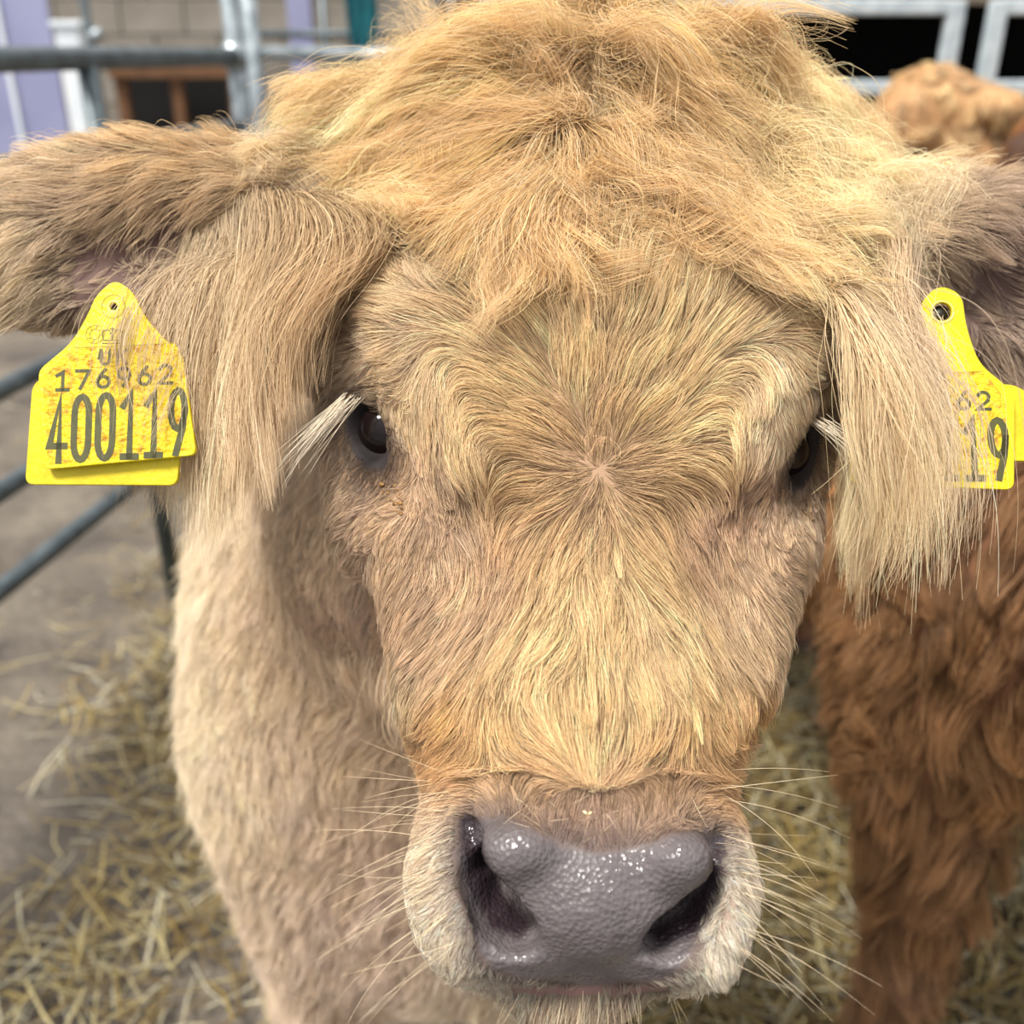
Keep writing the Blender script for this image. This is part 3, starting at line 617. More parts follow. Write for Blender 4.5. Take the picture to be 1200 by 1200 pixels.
GL = {'0': [arc(.5, .72, .42, .28, 180, 0)+arc(.5, .28, .42, .28, 0, -180)+[(.08, .72)]],
      '1': [[(.12, .80), (.55, 1), (.55, 0)], [(.15, 0), (.95, 0)]], '4': [[(.98, .24), (.05, .24), (.62, 1), (.62, 0)]],
      '9': [arc(.5, .70, .40, .30, 0, 360, 16), [(.90, .70), (.80, .40), (.45, 0)]], '6': [arc(.5, .30, .40, .30, 0, 360, 16), [(.10, .30), (.28, .65), (.62, 1)]],
      '7': [[(.05, 1), (.95, 1), (.35, 0)]], '2': [arc(.48, .72, .40, .28, 165, 0, 8)+[(.80, .5), (.06, 0), (.96, 0)]],
      'U': [[(.1, 1), (.1, .35)]+arc(.5, .35, .4, .35, 180, 360, 8)+[(.9, 1)]], 'K': [[(.1, 1), (.1, 0)], [(.9, 1), (.12, .48)], [(.35, .62), (.92, 0)]]}
def roundpoly(pts, r):                        # pts with per-corner rounding
    out = []; n = len(pts)
    for i in range(n):
        p = np.array(pts[i][:2], float); a = np.array(pts[i-1][:2], float); b = np.array(pts[(i+1) % n][:2], float)
        rr = pts[i][2] if len(pts[i]) > 2 else r
        if rr <= 0: out.append(tuple(p)); continue
        u = (a-p)/np.linalg.norm(a-p); v = (b-p)/np.linalg.norm(b-p)
        rr = min(rr, .45*np.linalg.norm(a-p), .45*np.linalg.norm(b-p))
        p0, p1 = p+u*rr, p+v*rr
        for t in np.linspace(0, 1, 6): out.append(tuple((1-t)**2*p0+2*t*(1-t)*p+t*t*p1))
    return out
class Plane:                                  # local drawing plane, metres per unit = depth / F
    def __init__(s, px, py, d, nrm):
        s.o = at(px, py, d); s.px, s.py, s.u = px, py, d/F; s.n = nz(nrm); s.ex = nz(RIGHT-s.n*(RIGHT @ s.n)); s.ey = np.cross(s.n, s.ex)
        if s.ey @ UP < 0: s.ey = -s.ey
        s.ex = nz(s.ex)
    def __call__(s, x, y, z=0): return s.o+s.ex*(x-s.px)*s.u+s.ey*(s.py-y)*s.u+s.n*z
def plate(name, pl, outline, holes, th, z, m, parent):
    cu = bpy.data.curves.new(name, 'CURVE'); cu.dimensions = '2D'; cu.fill_mode = 'BOTH'; cu.extrude = th/2; cu.bevel_depth = .00035; cu.bevel_resolution = 2
    for ring in [outline]+holes:
        sp_ = cu.splines.new('POLY'); sp_.points.add(len(ring)-1); sp_.use_cyclic_u = True
        for p, q in zip(sp_.points, ring): p.co = ((q[0]-pl.px)*pl.u, (pl.py-q[1])*pl.u, 0, 1)
    t = bpy.data.objects.new('tmp', cu); COL.objects.link(t); bpy.context.view_layer.update()
    me = bpy.data.meshes.new_from_object(t.evaluated_get(bpy.context.evaluated_depsgraph_get())); bpy.data.objects.remove(t)
    M = Matrix([[*(pl.ex[i], pl.ey[i], pl.n[i]), (pl.o+pl.n*z)[i]] for i in range(3)]+[[0, 0, 0, 1]]); me.transform(M)
    me.materials.clear(); me.materials.append(m); me.name = name
    o = bpy.data.objects.new(name, me); COL.objects.link(o); o.parent = parent; o.matrix_parent_inverse = Matrix.Translation(parent.location).inverted(); return o
def strokes(mb, pl, lines, wdt, z, taper=None):
    for ln in lines:
        ln = [np.array(p, float) for p in ln]; b = len(mb.V); n = len(ln); closed = np.linalg.norm(ln[0]-ln[-1]) < .01
        for i in range(n):
            a = ln[max(i-1, 0)] if not (closed and i == 0) else ln[-2]; c = ln[min(i+1, n-1)] if not (closed and i == n-1) else ln[1]
            t1 = nz(ln[i]-a) if i > 0 or closed else nz(c-ln[i]); t2 = nz(c-ln[i]) if i < n-1 or closed else t1
            t = nz(t1+t2); nn = np.array([-t[1], t[0]]); k = 1/max(.45, abs(t @ t2))
            e = 0 if closed else (-t*wdt*.4 if i == 0 else (t*wdt*.4 if i == n-1 else 0))
            for s_ in (-1, 1):
                q = ln[i]+nn*wdt/2*s_*k+e; mb.V.append(pl(q[0], q[1], z))
        for i in range(n-1): mb.Q.append([b+2*i, b+2*i+1, b+2*i+3, b+2*i+2])
def text(mb, pl, s_, x0, x1, ybase, h, wdt, z, slope=0, fillw=.78):
    st = (x1-x0)/len(s_)
    for i, ch in enumerate(s_):
        cx = x0+i*st; w_ = st*fillw
        L_ = [[(cx+p[0]*w_+(p[1]-.5)*0, ybase+slope*(cx-x0)-p[1]*h) for p in ln] for ln in GL[ch]]
        strokes(mb, pl, L_, wdt, z)
def make_tag(label, pl, front, back, hole, ax, ay, sc, bign, z2, zb, hr=5.5, hole_dark=True):
    # (ax, ay) = hole centre; lettering is laid out relative to it
    t = empty('ear_tag', tuple(pl(ax, ay)), label, 'ear tag')
    plate('back_panel', pl, roundpoly(back, 10), [], .0016, zb, YELB, t)
    plate('front_panel', pl, roundpoly(front, 9), [arc(ax, ay, hr, hr, 0, 345, 16)], .0016, 0, YEL, t)
    z = .00122+.0001
    sf = plate('soiled_patch', pl, roundpoly(bign['patch'], 4), [], .00006, .00122-.00038, YELD, t)
    mb = MB()
    text(mb, pl, '400119', *bign['num'], 7.8*sc, z, bign['sl'], .72); mb.build('large_number', INK, t)
    mb = MB(); text(mb, pl, '176962', *bign['herd'], 4.0*sc, z, bign['sl'], .70); mb.build('herd_number', INK, t)
    mb = MB(); text(mb, pl, 'UK', *bign['uk'], 3.6*sc, z, 0, .62); mb.build('country_code', INK, t)
    mb = MB(); cx, cy = bign['crown']
    strokes(mb, pl, [[(cx-11, cy+8), (cx+11, cy+8)], [(cx-10, cy+4.5), (cx+10, cy+4.5)], [(cx-10, cy+4), (cx-12, cy-3)]+arc(cx-7, cy-4, 5, 4, 180, 330, 6)+[(cx, cy+3)],
        [(cx+10, cy+4), (cx+12, cy-3)]+arc(cx+7, cy-4, 5, 4, 0, -150, 6)[::1]+[(cx, cy+3)], [(cx, cy+3), (cx, cy-11)], [(cx-3, cy-9), (cx+3, cy-9)]], 1.1, z)
    mb.build('crown_emblem', INK, t)
    mb = MB(); ex, ey = cx-21, cy-3
    strokes(mb, pl, [arc(ex, ey, 11, 11, 0, 360, 20), arc(ex, ey, 6, 6, 0, 360, 14)]+[[(ex+6*math.cos(a), ey+6*math.sin(a)), (ex+11*math.cos(a+.3), ey+11*math.sin(a+.3))] for a in np.linspace(0, 6.28, 9)[:-1]]
            + [arc(ax, ay, 14, 14, 0, 360, 24)], .8, z); mb.build('moulded_rings', INKL, t)
    mb = MB(); strokes(mb, pl, [[bign['patch'][0][:2], bign['patch'][1][:2]]], .7, z); mb.build('crease', INKL, t)
    r = MB(); ring = arc(ax, ay, hr+1.2, hr+1.2, 0, 360, 20); r.tube([pl(x, y, .0008) for x, y in ring], .0006, 6); r.build('hole_rim', RIM, t, True)
    s_ = MB(); s_.tube([pl(ax, ay, -.014), pl(ax, ay, -.0012)], [.0016, max(.0018, .8*hr*pl.u)], 16); s_.build('stud', PIN, t, True)
    return t
plL = Plane(140, 450, .450, -FWD*1.0-RIGHT*.05+UP*.08)
tagL = make_tag('yellow ear tag 400119 fully in view beside the metal rails', plL,
    [(110, 345, 10), (131, 326, 22), (152, 340, 14), (168, 372, 20), (196, 402, 18), (214, 416, 8), (234, 534, 8), (55, 550, 8), (44, 434, 9), (84, 400, 20), (101, 368, 20)],
    [(74, 420), (186, 412), (214, 440), (208, 568), (27, 566), (31, 448)], None, 131, 358, 1.0,
    dict(num=(59, 230, 541, 74), sl=-.055, herd=(64, 212, 457, 21), uk=(117, 158, 427, 17), crown=(131, 394),
         patch=[(86, 407), (205, 403), (216, 424), (229, 528), (60, 545), (49, 440)]), 0, -.0045)
plR = Plane(1090, 460, .458, -FWD*1.0-RIGHT*.06+UP*.10)
tagR = make_tag('bright yellow ear tag half hidden by the hanging ear fringe', plR,
    [(1084, 352, 10), (1105, 332, 22), (1130, 344, 14), (1133, 385, 20), (1146, 428, 16), (1184, 462, 8), (1178, 575, 10), (994, 566, 9), (1000, 462, 10), (1050, 425, 20), (1080, 385, 20)],
    [(1060, 452), (1190, 450), (1216, 468), (1208, 540), (1024, 535), (1024, 448)], None, 1107, 364, 1.0,
    dict(num=(1008, 1182, 561, 68), sl=.01, herd=(1028, 1164, 480, 20), uk=(1078, 1118, 450, 16), crown=(1092, 418),
         patch=[(1030, 440), (1150, 436), (1174, 470), (1170, 566), (1002, 560), (1006, 470)]), 0, -.005, hr=12)
# ------------------------------------------------------------------ ground
def plane_grid(name, x0, x1, y0, y1, nx, ny, zf, m):
    X, Y = np.meshgrid(np.linspace(x0, x1, nx), np.linspace(y0, y1, ny), indexing='ij'); Z = zf(X, Y)
    Vv = np.stack([X, Y, Z], -1).reshape(-1, 3); I = np.arange(nx*ny).reshape(nx, ny)
    Qq = np.stack([I[:-1, :-1], I[1:, :-1], I[1:, 1:], I[:-1, 1:]], -1).reshape(-1, 4); return fast_mesh(name, Vv, Qq, m)
def floor_mat():
    m, n, p, out = newmat('damp_concrete'); L = n.links; g = n.nodes.new('ShaderNodeNewGeometry')
    a = n.nodes.new('ShaderNodeTexNoise'); a.inputs['Scale'].default_value = 3.2; a.inputs['Detail'].default_value = 8; a.inputs['Roughness'].default_value = .65; L.new(g.outputs['Position'], a.inputs['Vector'])
    r = n.nodes.new('ShaderNodeValToRGB'); L.new(a.outputs['Fac'], r.inputs[0]); e = r.color_ramp.elements
    e[0].position = .3; e[0].color = (*lin(58, 51, 42), 1); e[1].position = .72; e[1].color = (*lin(112, 103, 88), 1)
    e2 = r.color_ramp.elements.new(.5); e2.color = (*lin(86, 77, 66), 1)
    b = n.nodes.new('ShaderNodeTexNoise'); b.inputs['Scale'].default_value = 45; b.inputs['Detail'].default_value = 6; L.new(g.outputs['Position'], b.inputs['Vector'])
    mr = n.nodes.new('ShaderNodeMapRange'); mr.inputs[3].default_value = .55; mr.inputs[4].default_value = 1.35; L.new(b.outputs['Fac'], mr.inputs[0])
    mu = n.nodes.new('ShaderNodeVectorMath'); mu.operation = 'SCALE'; L.new(r.outputs[0], mu.inputs[0]); L.new(mr.outputs[0], mu.inputs['Scale']); L.new(mu.outputs[0], p.inputs['Base Color'])
    rr = n.nodes.new('ShaderNodeMapRange'); rr.inputs[1].default_value = .35; rr.inputs[2].default_value = .65; rr.inputs[3].default_value = .35; rr.inputs[4].default_value = .8; L.new(a.outputs['Fac'], rr.inputs[0]); L.new(rr.outputs[0], p.inputs['Roughness'])
    bm = n.nodes.new('ShaderNodeBump'); bm.inputs['Strength'].default_value = .8; bm.inputs['Distance'].default_value = .01; L.new(b.outputs['Fac'], bm.inputs['Height']); L.new(bm.outputs[0], p.inputs['Normal'])
    return m
fl_o = plane_grid('floor', -6, 7, -1.5, 9, 130, 105, lambda X, Y: .006*np.sin(3.1*X+1.3*Y)*np.sin(2.3*Y-1.1*X), floor_mat()); tag(fl_o, 'damp brown grey concrete yard floor scattered with straw', kind='structure')
# straw: thin three-sided stems
def straw_density(x, y):
    b = .10+.9*(x > .12+.05*np.sin(5*y))                                        # deep litter on the right
    drift = np.exp(-((x-(-.52-.16*(y-.9)+.05*np.sin(6*y)))/(.13+.04*y))**2)     # blown line on the left
    pt = .5+.5*np.sin(7.3*x+2*np.sin(4.1*y))*np.sin(5.9*y+1.7*np.sin(3.3*x))
    return np.clip(b*(x > .1)+(drift*(.25+.75*pt)+.05*pt**3)*(x <= .1), 0, 1)
def make_straw(n, name, label):
    x = rng.uniform(-2.2, 3.0, n*6); y = .35+rng.random(n*6)**1.35*5.0; k = rng.random(n*6) < straw_density(x, y); x = x[k][:n]; y = y[k][:n]; n = len(x)
    Ln = rng.uniform(.025, .13, n)*.5; az = rng.uniform(0, math.pi, n); pit = rng.normal(0, .22, n); deep = np.where(x > .1, .045, .022)
    z = .008+rng.random(n)*deep+np.abs(np.sin(pit))*Ln*.8; wd_ = rng.uniform(.0012, .0030, n)
    c = np.stack([x, y, z], 1); t = np.stack([np.cos(az)*np.cos(pit), np.sin(az)*np.cos(pit), np.sin(pit)], 1)
    u = nz(np.cross(t, [[0, 0, 1.]])); v = np.cross(t, u); bend = rng.normal(0, .07, (n, 1))*Ln[:, None]*2
    Vv = []
    for e in (-1, 0, 1):
        for a in (90, 210, 330):
            rr = wd_[:, None]*(.8 if e else 1.); Vv.append(c+t*Ln[:, None]*e+(u*bend if e == 0 else 0)+(u*math.cos(math.radians(a))+v*math.sin(math.radians(a))*.5)*rr)
    Vv = np.stack(Vv, 1); base = np.arange(n)[:, None, None]*9
    q = np.array([[i*3+k, i*3+(k+1) % 3, i*3+3+(k+1) % 3, i*3+3+k] for i in (0, 1) for k in range(3)])
    Qq = (base+q[None]).reshape(-1, 4); o = fast_mesh(name, Vv.reshape(-1, 3), Qq, STRAW, smooth=True)
    pal = np.array([lin(206, 182, 116), lin(180, 152, 84), lin(224, 206, 150), lin(146, 118, 66), lin(232, 222, 188), lin(164, 142, 88)])
    cc = pal[rng.integers(0, 6, n)]*rng.uniform(.5, .8, (n, 1)); vcol(o.data, 'col', np.repeat(cc, 9, 0)); return tag(o, label, 'straw', kind='stuff')
m, n_, p_, o_ = newmat('straw'); a_ = n_.nodes.new('ShaderNodeAttribute'); a_.attribute_name = 'col'; n_.links.new(a_.outputs['Color'], p_.inputs['Base Color']); p_.inputs['Roughness'].default_value = .5; STRAW = m
make_straw(75000, 'straw_bedding', 'loose golden straw bedding strewn over the yard floor')

# ------------------------------------------------------------------ galvanised pen work
GALV = mat('galvanised_steel', lin(120, 130, 134), lin(168, 176, 180), rough=.38, scale=30, metal=.55, bump=.1, bscale=80)
GALVD = mat('weathered_steel', lin(66, 76, 80), lin(98, 108, 112), rough=.45, scale=25, metal=.4, bump=.1, bscale=80)
GALVL = mat('pale_painted_steel', lin(172, 184, 190), lin(200, 210, 214), rough=.45, scale=20, metal=.1)
def piece(name, m, t, fn, **kw): mb = MB(); fn(mb); return mb.build(name, m, t, **kw)
ty = .15
def fx(x0, y): return x0+ty*y
# side hurdle running away along the left
t = empty('metal_hurdle', (fx(-1.1, 1.5), 1.5, 0), 'dark grey tubular hurdle running back along the left side', 'hurdle')
ya, yb = -.5, 2.71
for z_ in (1.195, 1.035, .88, .69, .528, .368):
    piece('rail', GALVD, t, lambda b: b.tube([(fx(-1.1, ya), ya, z_), (fx(-1.1, (ya+yb)/2), (ya+yb)/2, z_-.004), (fx(-1.1, yb), yb, z_)], .021 if z_ > 1.1 else .017, 14), smooth=True)
for y_ in (-.5, 2.02): piece('upright', GALVD, t, lambda b: b.tube([(fx(-1.1, y_), y_, .02), (fx(-1.1, y_), y_, 1.20)], .018, 12), smooth=True)
piece('end_post', GALV, t, lambda b: b.tube([(fx(-1.1, 2.71), 2.71, 0), (fx(-1.1, 2.71), 2.71, 1.75)], .021, 16), smooth=True)
piece('rail_clamp', GALV, t, lambda b: b.tube([(fx(-1.1, 2.71), 2.71, 1.165), (fx(-1.1, 2.71), 2.71, 1.225)], .028, 16), smooth=True)
# cross fence behind it
tp = empty('steel_post', (-.30, 4.5, 0), 'pale round steel post standing where the rails meet', 'post')
P0 = at(297, 62, 2.62); tp.location = (P0[0], P0[1], 0)
piece('pole', GALV, tp, lambda b: b.tube([(P0[0], P0[1], 0), (P0[0], P0[1], 1.75)], .022, 18), smooth=True)
piece('cap', GALVD, tp, lambda b: b.tube([(P0[0], P0[1], 1.745), (P0[0], P0[1], 1.765)], [.024, .014], 18), smooth=True)
t = empty('cross_hurdle', (P0[0]+.5, P0[1], 0), 'light steel cross hurdle running right from the round post', 'hurdle')
for z_ in (P0[2], .98, .74, .5, .3): piece('rail', GALV, t, lambda b: b.tube([(P0[0]+.026, P0[1], z_), (P0[0]+1.0, P0[1]+.03, z_-.02)], .018, 14), smooth=True)
piece('upright', GALV, t, lambda b: b.tube([(P0[0]+1.0, P0[1]+.03, .02), (P0[0]+1.0, P0[1]+.03, 1.25)], .02, 14), smooth=True)
P1 = at(300, 40, 6.0)
t = empty('far_hurdle', (P1[0]+.8, P1[1], 0), 'thin dark hurdle farther back behind the cross rails', 'hurdle')
for z_ in (P1[2], .95, .6): piece('rail', GALVD, t, lambda b: b.tube([(P1[0]-.1, P1[1], z_), (P1[0]+1.2, P1[1], z_)], .022, 12), smooth=True)
for x_ in (-.1, .42, 1.2): piece('upright', GALVD, t, lambda b: b.tube([(P1[0]+x_, P1[1], 0), (P1[0]+x_, P1[1], P1[2]+.3)], .02, 12), smooth=True)
# gates on the right
def gate(px0, px1, d, label, latch=False):
    A = at(px0, 105, d); Bp = at(px1, 105, d); y_ = (A[1]+Bp[1])/2; zt = at(px0, 10, d)[2]; zm = at(px0, 103, d)[2]
    t = empty('steel_gate', ((A[0]+Bp[0])/2, y_, 0), label, 'gate')
    for x_ in (A[0], Bp[0]): piece('stile', GALVL, t, lambda b: b.box((x_-.026, y_-.02, .05), (x_+.026, y_+.02, zt+.02)), bevel=.006)
    for z_ in (zt, zm, zm-.30, zm-.6, .16): piece('rail', GALVL, t, lambda b: b.box((A[0]+.026, y_-.018, z_-.022), (Bp[0]-.026, y_+.018, z_+.022)), bevel=.006)
    if latch:
        c = at(1122, 104, d-.03)
        piece('latch_ring', GALVL, t, lambda b: b.tube([c+np.array([.022*math.cos(a), 0, .045*math.sin(a)]) for a in np.linspace(0, 6.28, 20)], .006, 8), smooth=True)
        piece('latch_bar', GALVL, t, lambda b: b.box((Bp[0], y_-.03, c[2]-.055), (c[0]+.05, y_-.015, c[2]-.035)), bevel=.003)
gate(740, 1104, 3.15, 'pale grey steel gate in front of the dark shed opening', True)
gate(1152, 1420, 3.15, 'pale grey steel gate at the right edge above the tan calf')
# ------------------------------------------------------------------ buildings behind
BLK = mat('grey_render', lin(132, 124, 112), lin(158, 150, 138), rough=.9, scale=3, bump=.3, bscale=30)
LAV = mat('lavender_sheet', lin(142, 144, 178), lin(158, 160, 192), rough=.6, scale=2)
WHT = mat('white_pillar', lin(226, 234, 240), lin(240, 244, 246), rough=.5, scale=4)
WOOD = mat('orange_timber', lin(96, 64, 38), lin(126, 88, 56), rough=.75, scale=9, stretch=(1, 1, 8))
DRK = mat('interior_shade', lin(14, 13, 13), lin(24, 21, 20), rough=.95, scale=2)  # near-black base colour carries the shade of the unlit interior
TEAL = mat('teal_cloth', lin(20, 92, 104), lin(34, 118, 128), rough=.8, scale=6)
MORT = mat('mortar', lin(112, 104, 94), rough=.95)
def wall_piece(name, lo, hi, m, label):
    return tag(MB().box(lo, hi).build(name, m), label, kind='structure')
a, b = at(110, 60, 6.8), at(470, 60, 6.8); yw = a[1]
wl = wall_piece('wall_back', (a[0]-4.6, yw+.02, 0), (b[0]+.55, yw+.2, 2.6), MORT, 'grey block wall at the back of the yard')
bl = MB().box((-.215, -.03, -.105), (.215, .0, .105)).build('block', BLK, wl, bevel=.006); bl['label'] = 'grey concrete block'; del bl['label']
nb = 0
for r_ in range(12):
    x_ = a[0]-4.4+(r_ % 2)*.22
    while x_ < b[0]+.4:
        if nb == 0: o = bl
        else: o = bl.copy(); COL.objects.link(o)
        o.location = (x_, yw+.02, .11+r_*.22); nb += 1; x_ += .44
A = at(-60, 60, 5.6); B2 = at(64, 60, 5.6)
t = empty('panel_board', ((A[0]+B2[0])/2, A[1], 0), 'tall lavender sheet panel at the left edge', 'panel')
piece('sheet', LAV, t, lambda q: q.box((A[0], A[1], .35), (B2[0], A[1]+.03, 2.1)), bevel=.004)
piece('edge_strip', WHT, t, lambda q: q.box((at(2, 60, 5.58)[0], A[1]-.015, .3), (at(7, 60, 5.58)[0], A[1]+.001, 2.1)))
A = at(67, 60, 5.3); B2 = at(102, 60, 5.3)
t = empty('white_pillar', ((A[0]+B2[0])/2, A[1], 0), 'bright white pillar between the lavender panel and grey wall', 'pillar')
zt = at(80, 32, 5.3)[2]
piece('shaft', WHT, t, lambda q: q.box((A[0], A[1], 0), (B2[0]-.03, A[1]+.16, zt)), bevel=.01); piece('cap', WHT, t, lambda q: q.box((A[0]-.012, A[1]-.012, zt), (B2[0]-.01, A[1]+.17, zt+.03)), bevel=.006)
A = at(108, 60, 5.0); t = empty('steel_stanchion', (A[0], A[1], 0), 'thin dark steel stanchion beside the white pillar', 'post')
piece('pole', GALVD, t, lambda q: q.tube([(A[0], A[1], 0), (A[0], A[1], 2.0)], .021, 12), smooth=True); piece('bracket', GALV, t, lambda q: q.tube([(A[0]+.01, A[1]-.02, at(108, 38, 5.)[2]-.03), (A[0]+.07, A[1]-.02, at(108, 38, 5.)[2]+.0)], .03, 12), smooth=True)
piece('foot_plate', GALV, t, lambda q: q.box((A[0]-.06, A[1]-.06, 0), (A[0]+.06, A[1]+.06, .012)))
# timber frame; a near-black sheet stands for the shade in its recess
A = at(128, 60, 6.2); B2 = at(262, 60, 6.2); z1 = at(190, 92, 6.2)[2]; yf = A[1]
t = empty('timber_stall', ((A[0]+B2[0])/2, yf, 0), 'low orange brown timber stall frame against the grey wall', 'stall')
for x_ in (A[0], at(200, 60, 6.2)[0]-.03, B2[0]): piece('post', WOOD, t, lambda q: q.box((x_, yf, 0), (x_+.07, yf+.07, z1)), bevel=.004)
piece('top_rail', WOOD, t, lambda q: q.box((A[0]-.02, yf-.03, z1), (B2[0]+.1, yf+.09, z1+.085)), bevel=.004); piece('upper_board', WOOD, t, lambda q: q.box((A[0]+.2, yf+.06, z1+.10), (B2[0]+.08, yf+.10, z1+.16)), bevel=.004)
piece('recess_shade', DRK, t, lambda q: q.box((A[0], yf+.2, 0), (B2[0]+.1, yf+.22, z1))); piece('lower_rail', WOOD, t, lambda q: q.box((A[0]+.07, yf+.01, .5), (B2[0], yf+.06, .58)), bevel=.004)
for (x0, x1) in ((340, 368), ):
    A = at(x0, 60, 6.5); B2 = at(x1, 60, 6.5); t = tag(MB().box((A[0], A[1], 0), (B2[0], A[1]+.05, 2.0)).build('narrow_panel', LAV, bevel=.005), 'narrow lavender panel behind the far hurdle', 'panel')
# teal cloth hanging on the far hurdle
A = at(400, 0, 5.6); B2 = at(436, 0, 5.6); vs, fs = [], []; nx, nzz = 22, 14; zt, zb = at(418, -40, 5.6)[2], at(418, 80, 5.6)[2]
for j in range(nzz+1):
    f = j/nzz; hw = (B2[0]-A[0])/2*(.55+.45*math.sin(math.pi*min(1, f*1.1))); cx = (A[0]+B2[0])/2+.03*math.sin(f*3)
    for k in range(nx+1): s_ = k/nx*2-1; vs.append((cx+s_*hw, A[1]-.03+.025*math.sin(s_*9+f*2), zt+(zb-zt)*f))
for j in range(nzz):
    for k in range(nx): fs.append([j*(nx+1)+k, j*(nx+1)+k+1, (j+1)*(nx+1)+k+1, (j+1)*(nx+1)+k])
o = mesh('cloth', vs, fs, TEAL, None, True); md = o.modifiers.new('thick', 'SOLIDIFY'); md.thickness = .006
tag(o, 'crumpled teal cloth hanging over the far dark hurdle', 'cloth')
# dark shed on the right: open front, interior shade put into near-black surfaces, grey lintel
ys = at(900, 60, 4.6)[1]; xl = at(735, 60, 4.6)[0]
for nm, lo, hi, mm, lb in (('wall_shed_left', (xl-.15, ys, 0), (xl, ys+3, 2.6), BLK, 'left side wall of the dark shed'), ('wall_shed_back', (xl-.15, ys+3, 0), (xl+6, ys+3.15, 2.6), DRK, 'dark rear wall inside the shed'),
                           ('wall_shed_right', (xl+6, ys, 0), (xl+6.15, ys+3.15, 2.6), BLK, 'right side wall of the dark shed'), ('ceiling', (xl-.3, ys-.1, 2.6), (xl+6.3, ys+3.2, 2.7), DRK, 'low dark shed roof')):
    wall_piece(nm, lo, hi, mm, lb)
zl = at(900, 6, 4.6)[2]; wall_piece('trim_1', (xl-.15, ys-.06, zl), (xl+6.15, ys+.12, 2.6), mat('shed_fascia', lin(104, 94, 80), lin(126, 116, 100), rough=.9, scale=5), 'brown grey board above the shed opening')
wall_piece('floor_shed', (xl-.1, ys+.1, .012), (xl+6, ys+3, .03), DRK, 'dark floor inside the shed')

# ------------------------------------------------------------------ the other calves
def other_calf(name, label, org, head, sc, skin, palette, nh, hl, parts):
    """org = point on the ground under the chest, head = heading in degrees (x axis of the animal), parts = list of primitives"""
    th = math.radians(head); ux = np.array([math.cos(th), math.sin(th), 0]); uy = np.array([-math.sin(th), math.cos(th), 0]); B = np.array([ux, uy, [0, 0, 1.]])
    org = np.array([org[0], org[1], 0.]); w2 = lambda p: org+sc*(p[0]*ux+p[1]*uy+np.array([0, 0, p[2]]))
    K = [w2(p) for pr in parts for p in ([pr[1]] if pr[0] == 'e' else [pr[1], pr[2]])]; K = np.array(K); lo = K.min(0)-.42*sc; hi = K.max(0)+.42*sc; lo[2] = -.02
    g = Field(*[np.arange(lo[k], hi[k], .014*max(sc, 1)) for k in range(3)])
    for pr in parts:
        if pr[0] == 'e': g.ell(w2(pr[1]), np.array(pr[2])*sc, B, k=pr[3]*sc)
        else: g.cone(w2(pr[1]), w2(pr[2]), pr[3]*sc, pr[4]*sc, k=pr[5]*sc)
    V2, Q2 = g.nets(); t = empty(name, tuple(org), label, 'calf'); bd = fast_mesh('body', V2, Q2, SKIN, t)
    sc_ = np.tile(skin, (len(V2), 1)); sc_[V2[:, 2] < .068*sc] = lin(58, 48, 42); vcol(bd.data, 'col', sc_)
    V2 = V2.astype(float); c0 = V2[Q2].mean(1); _, n0 = g.sample(c0); fc = -np.sum(n0*nz(c0-C0), 1)
    R2 = sample_roots(V2, Q2, np.where(fc > -.2, 1., .12)*(c0[:, 2] > .12*sc), nh); L2 = rng.uniform(.5, 1.2, len(R2))*hl
    dirf = lambda q: nz(np.array([[-.15, -.2, -1.]])+.0*q)
    P2 = grow(R2, L2, 6, dirf, g, lift=.30, stick=.1, wdir=.85, wfreq=16/sc, jit=.22, gravity=.3); P2, ow = clump(P2, 45, .65)
    _, n2 = g.sample(R2); pal = np.array([lin(*c) for c in palette]); wv = np.clip(.5+.5*wob(R2, 9/sc)[:, :1]+rng.normal(0, .1, (len(R2), 1)), 0, 1)
    base = pal[0]*(1-wv)+pal[1]*wv; lowl = sstep(.42*sc, .25*sc, R2[:, 2])[:, None]; base = base*(1-lowl)+pal[2]*lowl
    add_hair('coat', P2, tint(base, ow, .12, .18), HAIR, t, r0=.00036*max(1, np.linalg.norm(org-C0)/1.2), root_dark=.45)
    return t, w2
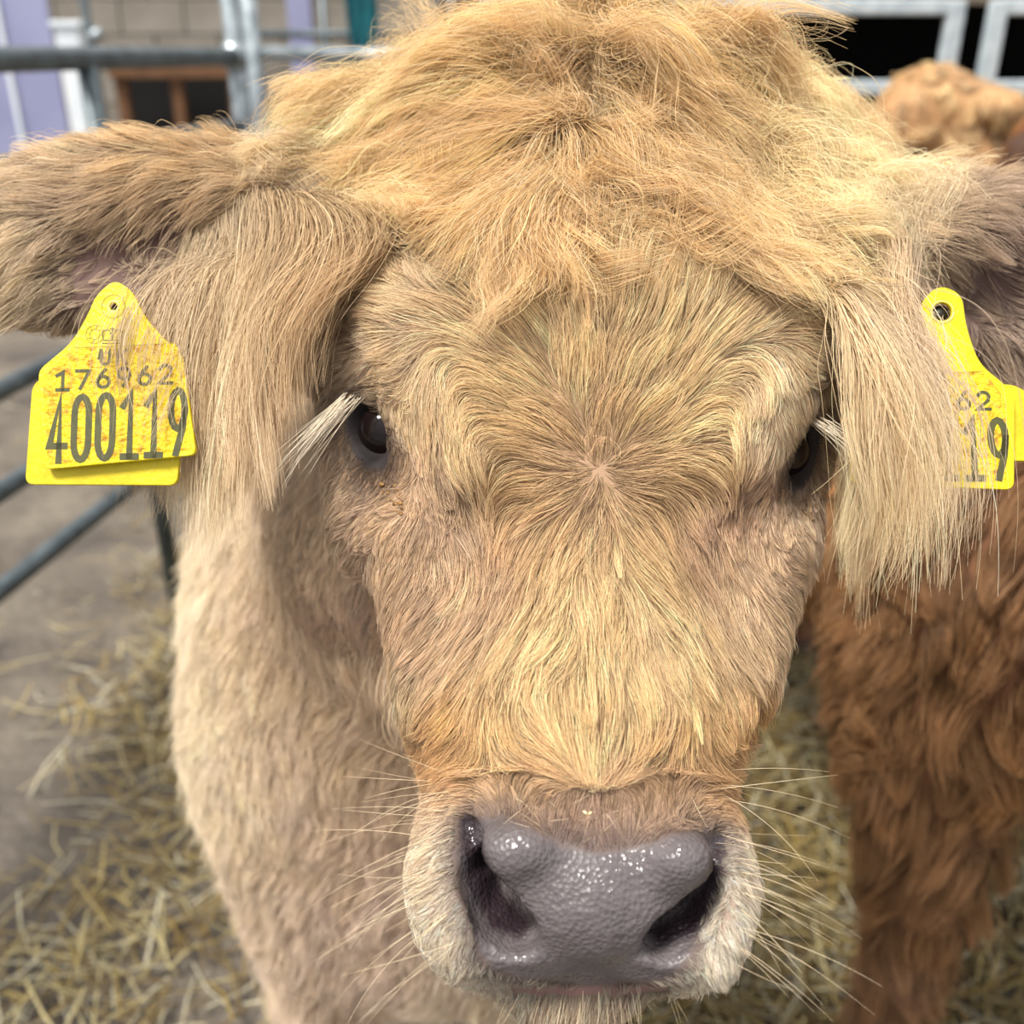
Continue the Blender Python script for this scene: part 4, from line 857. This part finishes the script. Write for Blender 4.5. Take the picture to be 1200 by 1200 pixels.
def std_parts(headp, legx=.115, cut_head=False):
    P_ = [('e', (0, 0, .66), (.22, .20, .23), .05), ('e', (-.45, 0, .66), (.50, .235, .235), .08), ('e', (-.88, 0, .70), (.24, .20, .22), .08)]
    hx, hy, hz, dx, dy, dz = headp
    P_ += [('c', (.02, 0, .76), (hx-.10, hy*.8, hz-.04), .17, .105, .07), ('e', (hx, hy, hz), (.11, .10, .11), .05), ('c', (hx, hy, hz), (hx+dx*.24, hy+dy*.24, hz+dz*.24), .085, .052, .04)]
    px_, py_ = -dy, dx
    for s_ in (-1, 1): P_ += [('c', (hx-dx*.05+px_*.07*s_, hy-dy*.05+py_*.07*s_, hz+.04), (hx-dx*.07+px_*.19*s_, hy-dy*.07+py_*.19*s_, hz+.03), .03, .035, .02)]
    for s_ in (-1, 1):
        P_ += [('c', (.0, legx*s_, .60), (.05, legx*s_, .36), .105, .052, .05), ('c', (.05, legx*s_, .36), (.04, legx*s_, .09), .046, .032, .02), ('c', (.045, legx*s_, .075), (.06, legx*s_, .03), .036, .044, .01),
               ('c', (-.92, legx*s_, .62), (-.82, legx*s_, .46), .12, .085, .05), ('c', (-.82, legx*s_, .46), (-1.02, legx*s_, .32), .06, .040, .03), ('c', (-1.02, legx*s_, .32), (-.96, legx*s_, .08), .038, .032, .02), ('c', (-.96, legx*s_, .075), (-.94, legx*s_, .03), .036, .044, .01)]
    P_ += [('c', (-1.10, 0, .82), (-1.17, 0, .45), .028, .03, .03)]
    return P_
BRS = lin(112, 72, 46)
TNS = lin(176, 132, 88)
# russet calf: faces the camera side, neck turned out of the frame
pt = std_parts((.16, .34, .95, .35, .85, -.40), legx=.12); pt[0] = ('e', (0, 0, .71), (.22, .20, .20), .05); pt[1] = ('e', (-.45, 0, .69), (.50, .235, .21), .08)
other_calf('calf', 'shaggy russet brown calf standing at the right behind the pale calf', (.565, .86), -90+4, 1.0, BRS, [(108, 72, 42), (166, 120, 76), (152, 112, 78)], 80000, .050, pt)
other_calf('calf', 'blurred tan calf far back below the pale grey gate', (1.19, 2.62), 180, 1.12, TNS, [(196, 150, 96), (218, 190, 142), (190, 146, 98)], 34000, .03, [('e', (0, 0, .74), (.22, .20, .24), .05), ('e', (-.45, 0, .74), (.50, .235, .235), .08)]+std_parts((.15, .02, .94, .85, .25, -.5))[2:])
other_calf('calf', 'dark russet calf cut off at the right edge far back', (2.345, 1.98), 0, 1.25, lin(66, 40, 22), [(104, 60, 28), (122, 74, 38), (100, 64, 36)], 26000, .03, [('e', (0, 0, .74), (.22, .20, .24), .05), ('e', (-.45, 0, .74), (.50, .235, .235), .08), ('e', (-.88, 0, .76), (.24, .20, .22), .08)]+std_parts((.25, -.1, 1.05, .9, -.1, -.4))[3:])
# ------------------------------------------------------------------ a husk caught on the nose
d_ = surface([690], [958])[0]-.0012; HUSK = mat('husk', lin(228, 212, 160), rough=.5)
mb = MB()
for (x0, y0, x1, y1) in ((683, 950, 689, 955), (689, 955, 694, 951), (689, 955, 692, 961), (692, 962, 690, 969)): mb.tube([at(x0, y0, d_), at((x0+x1)/2, (y0+y1)/2, d_-.0004), at(x1, y1, d_)], [.0003, .0007, .0002], 6)
tag(mb.build('straw_husk', HUSK, None, True), 'tiny pale straw husk stuck just above the grey nose', 'husk')
mb = MB()
for _ in range(26):
    p = on_skin([rng.normal(466, 7)], [rng.normal(583, 10)])
    if len(p): mb.tube([p[0], p[0]-FWD*.0012+RIGHT*rng.normal(0, .0008), p[0]-FWD*.0022], [.0010, .0012, .0004], 6)
o = mb.build('tear_crust', mat('crust', lin(92, 64, 36), lin(150, 112, 58), rough=.5, scale=400), calf, True); o['kind'] = 'stuff'
print('done', time.time()-T0)
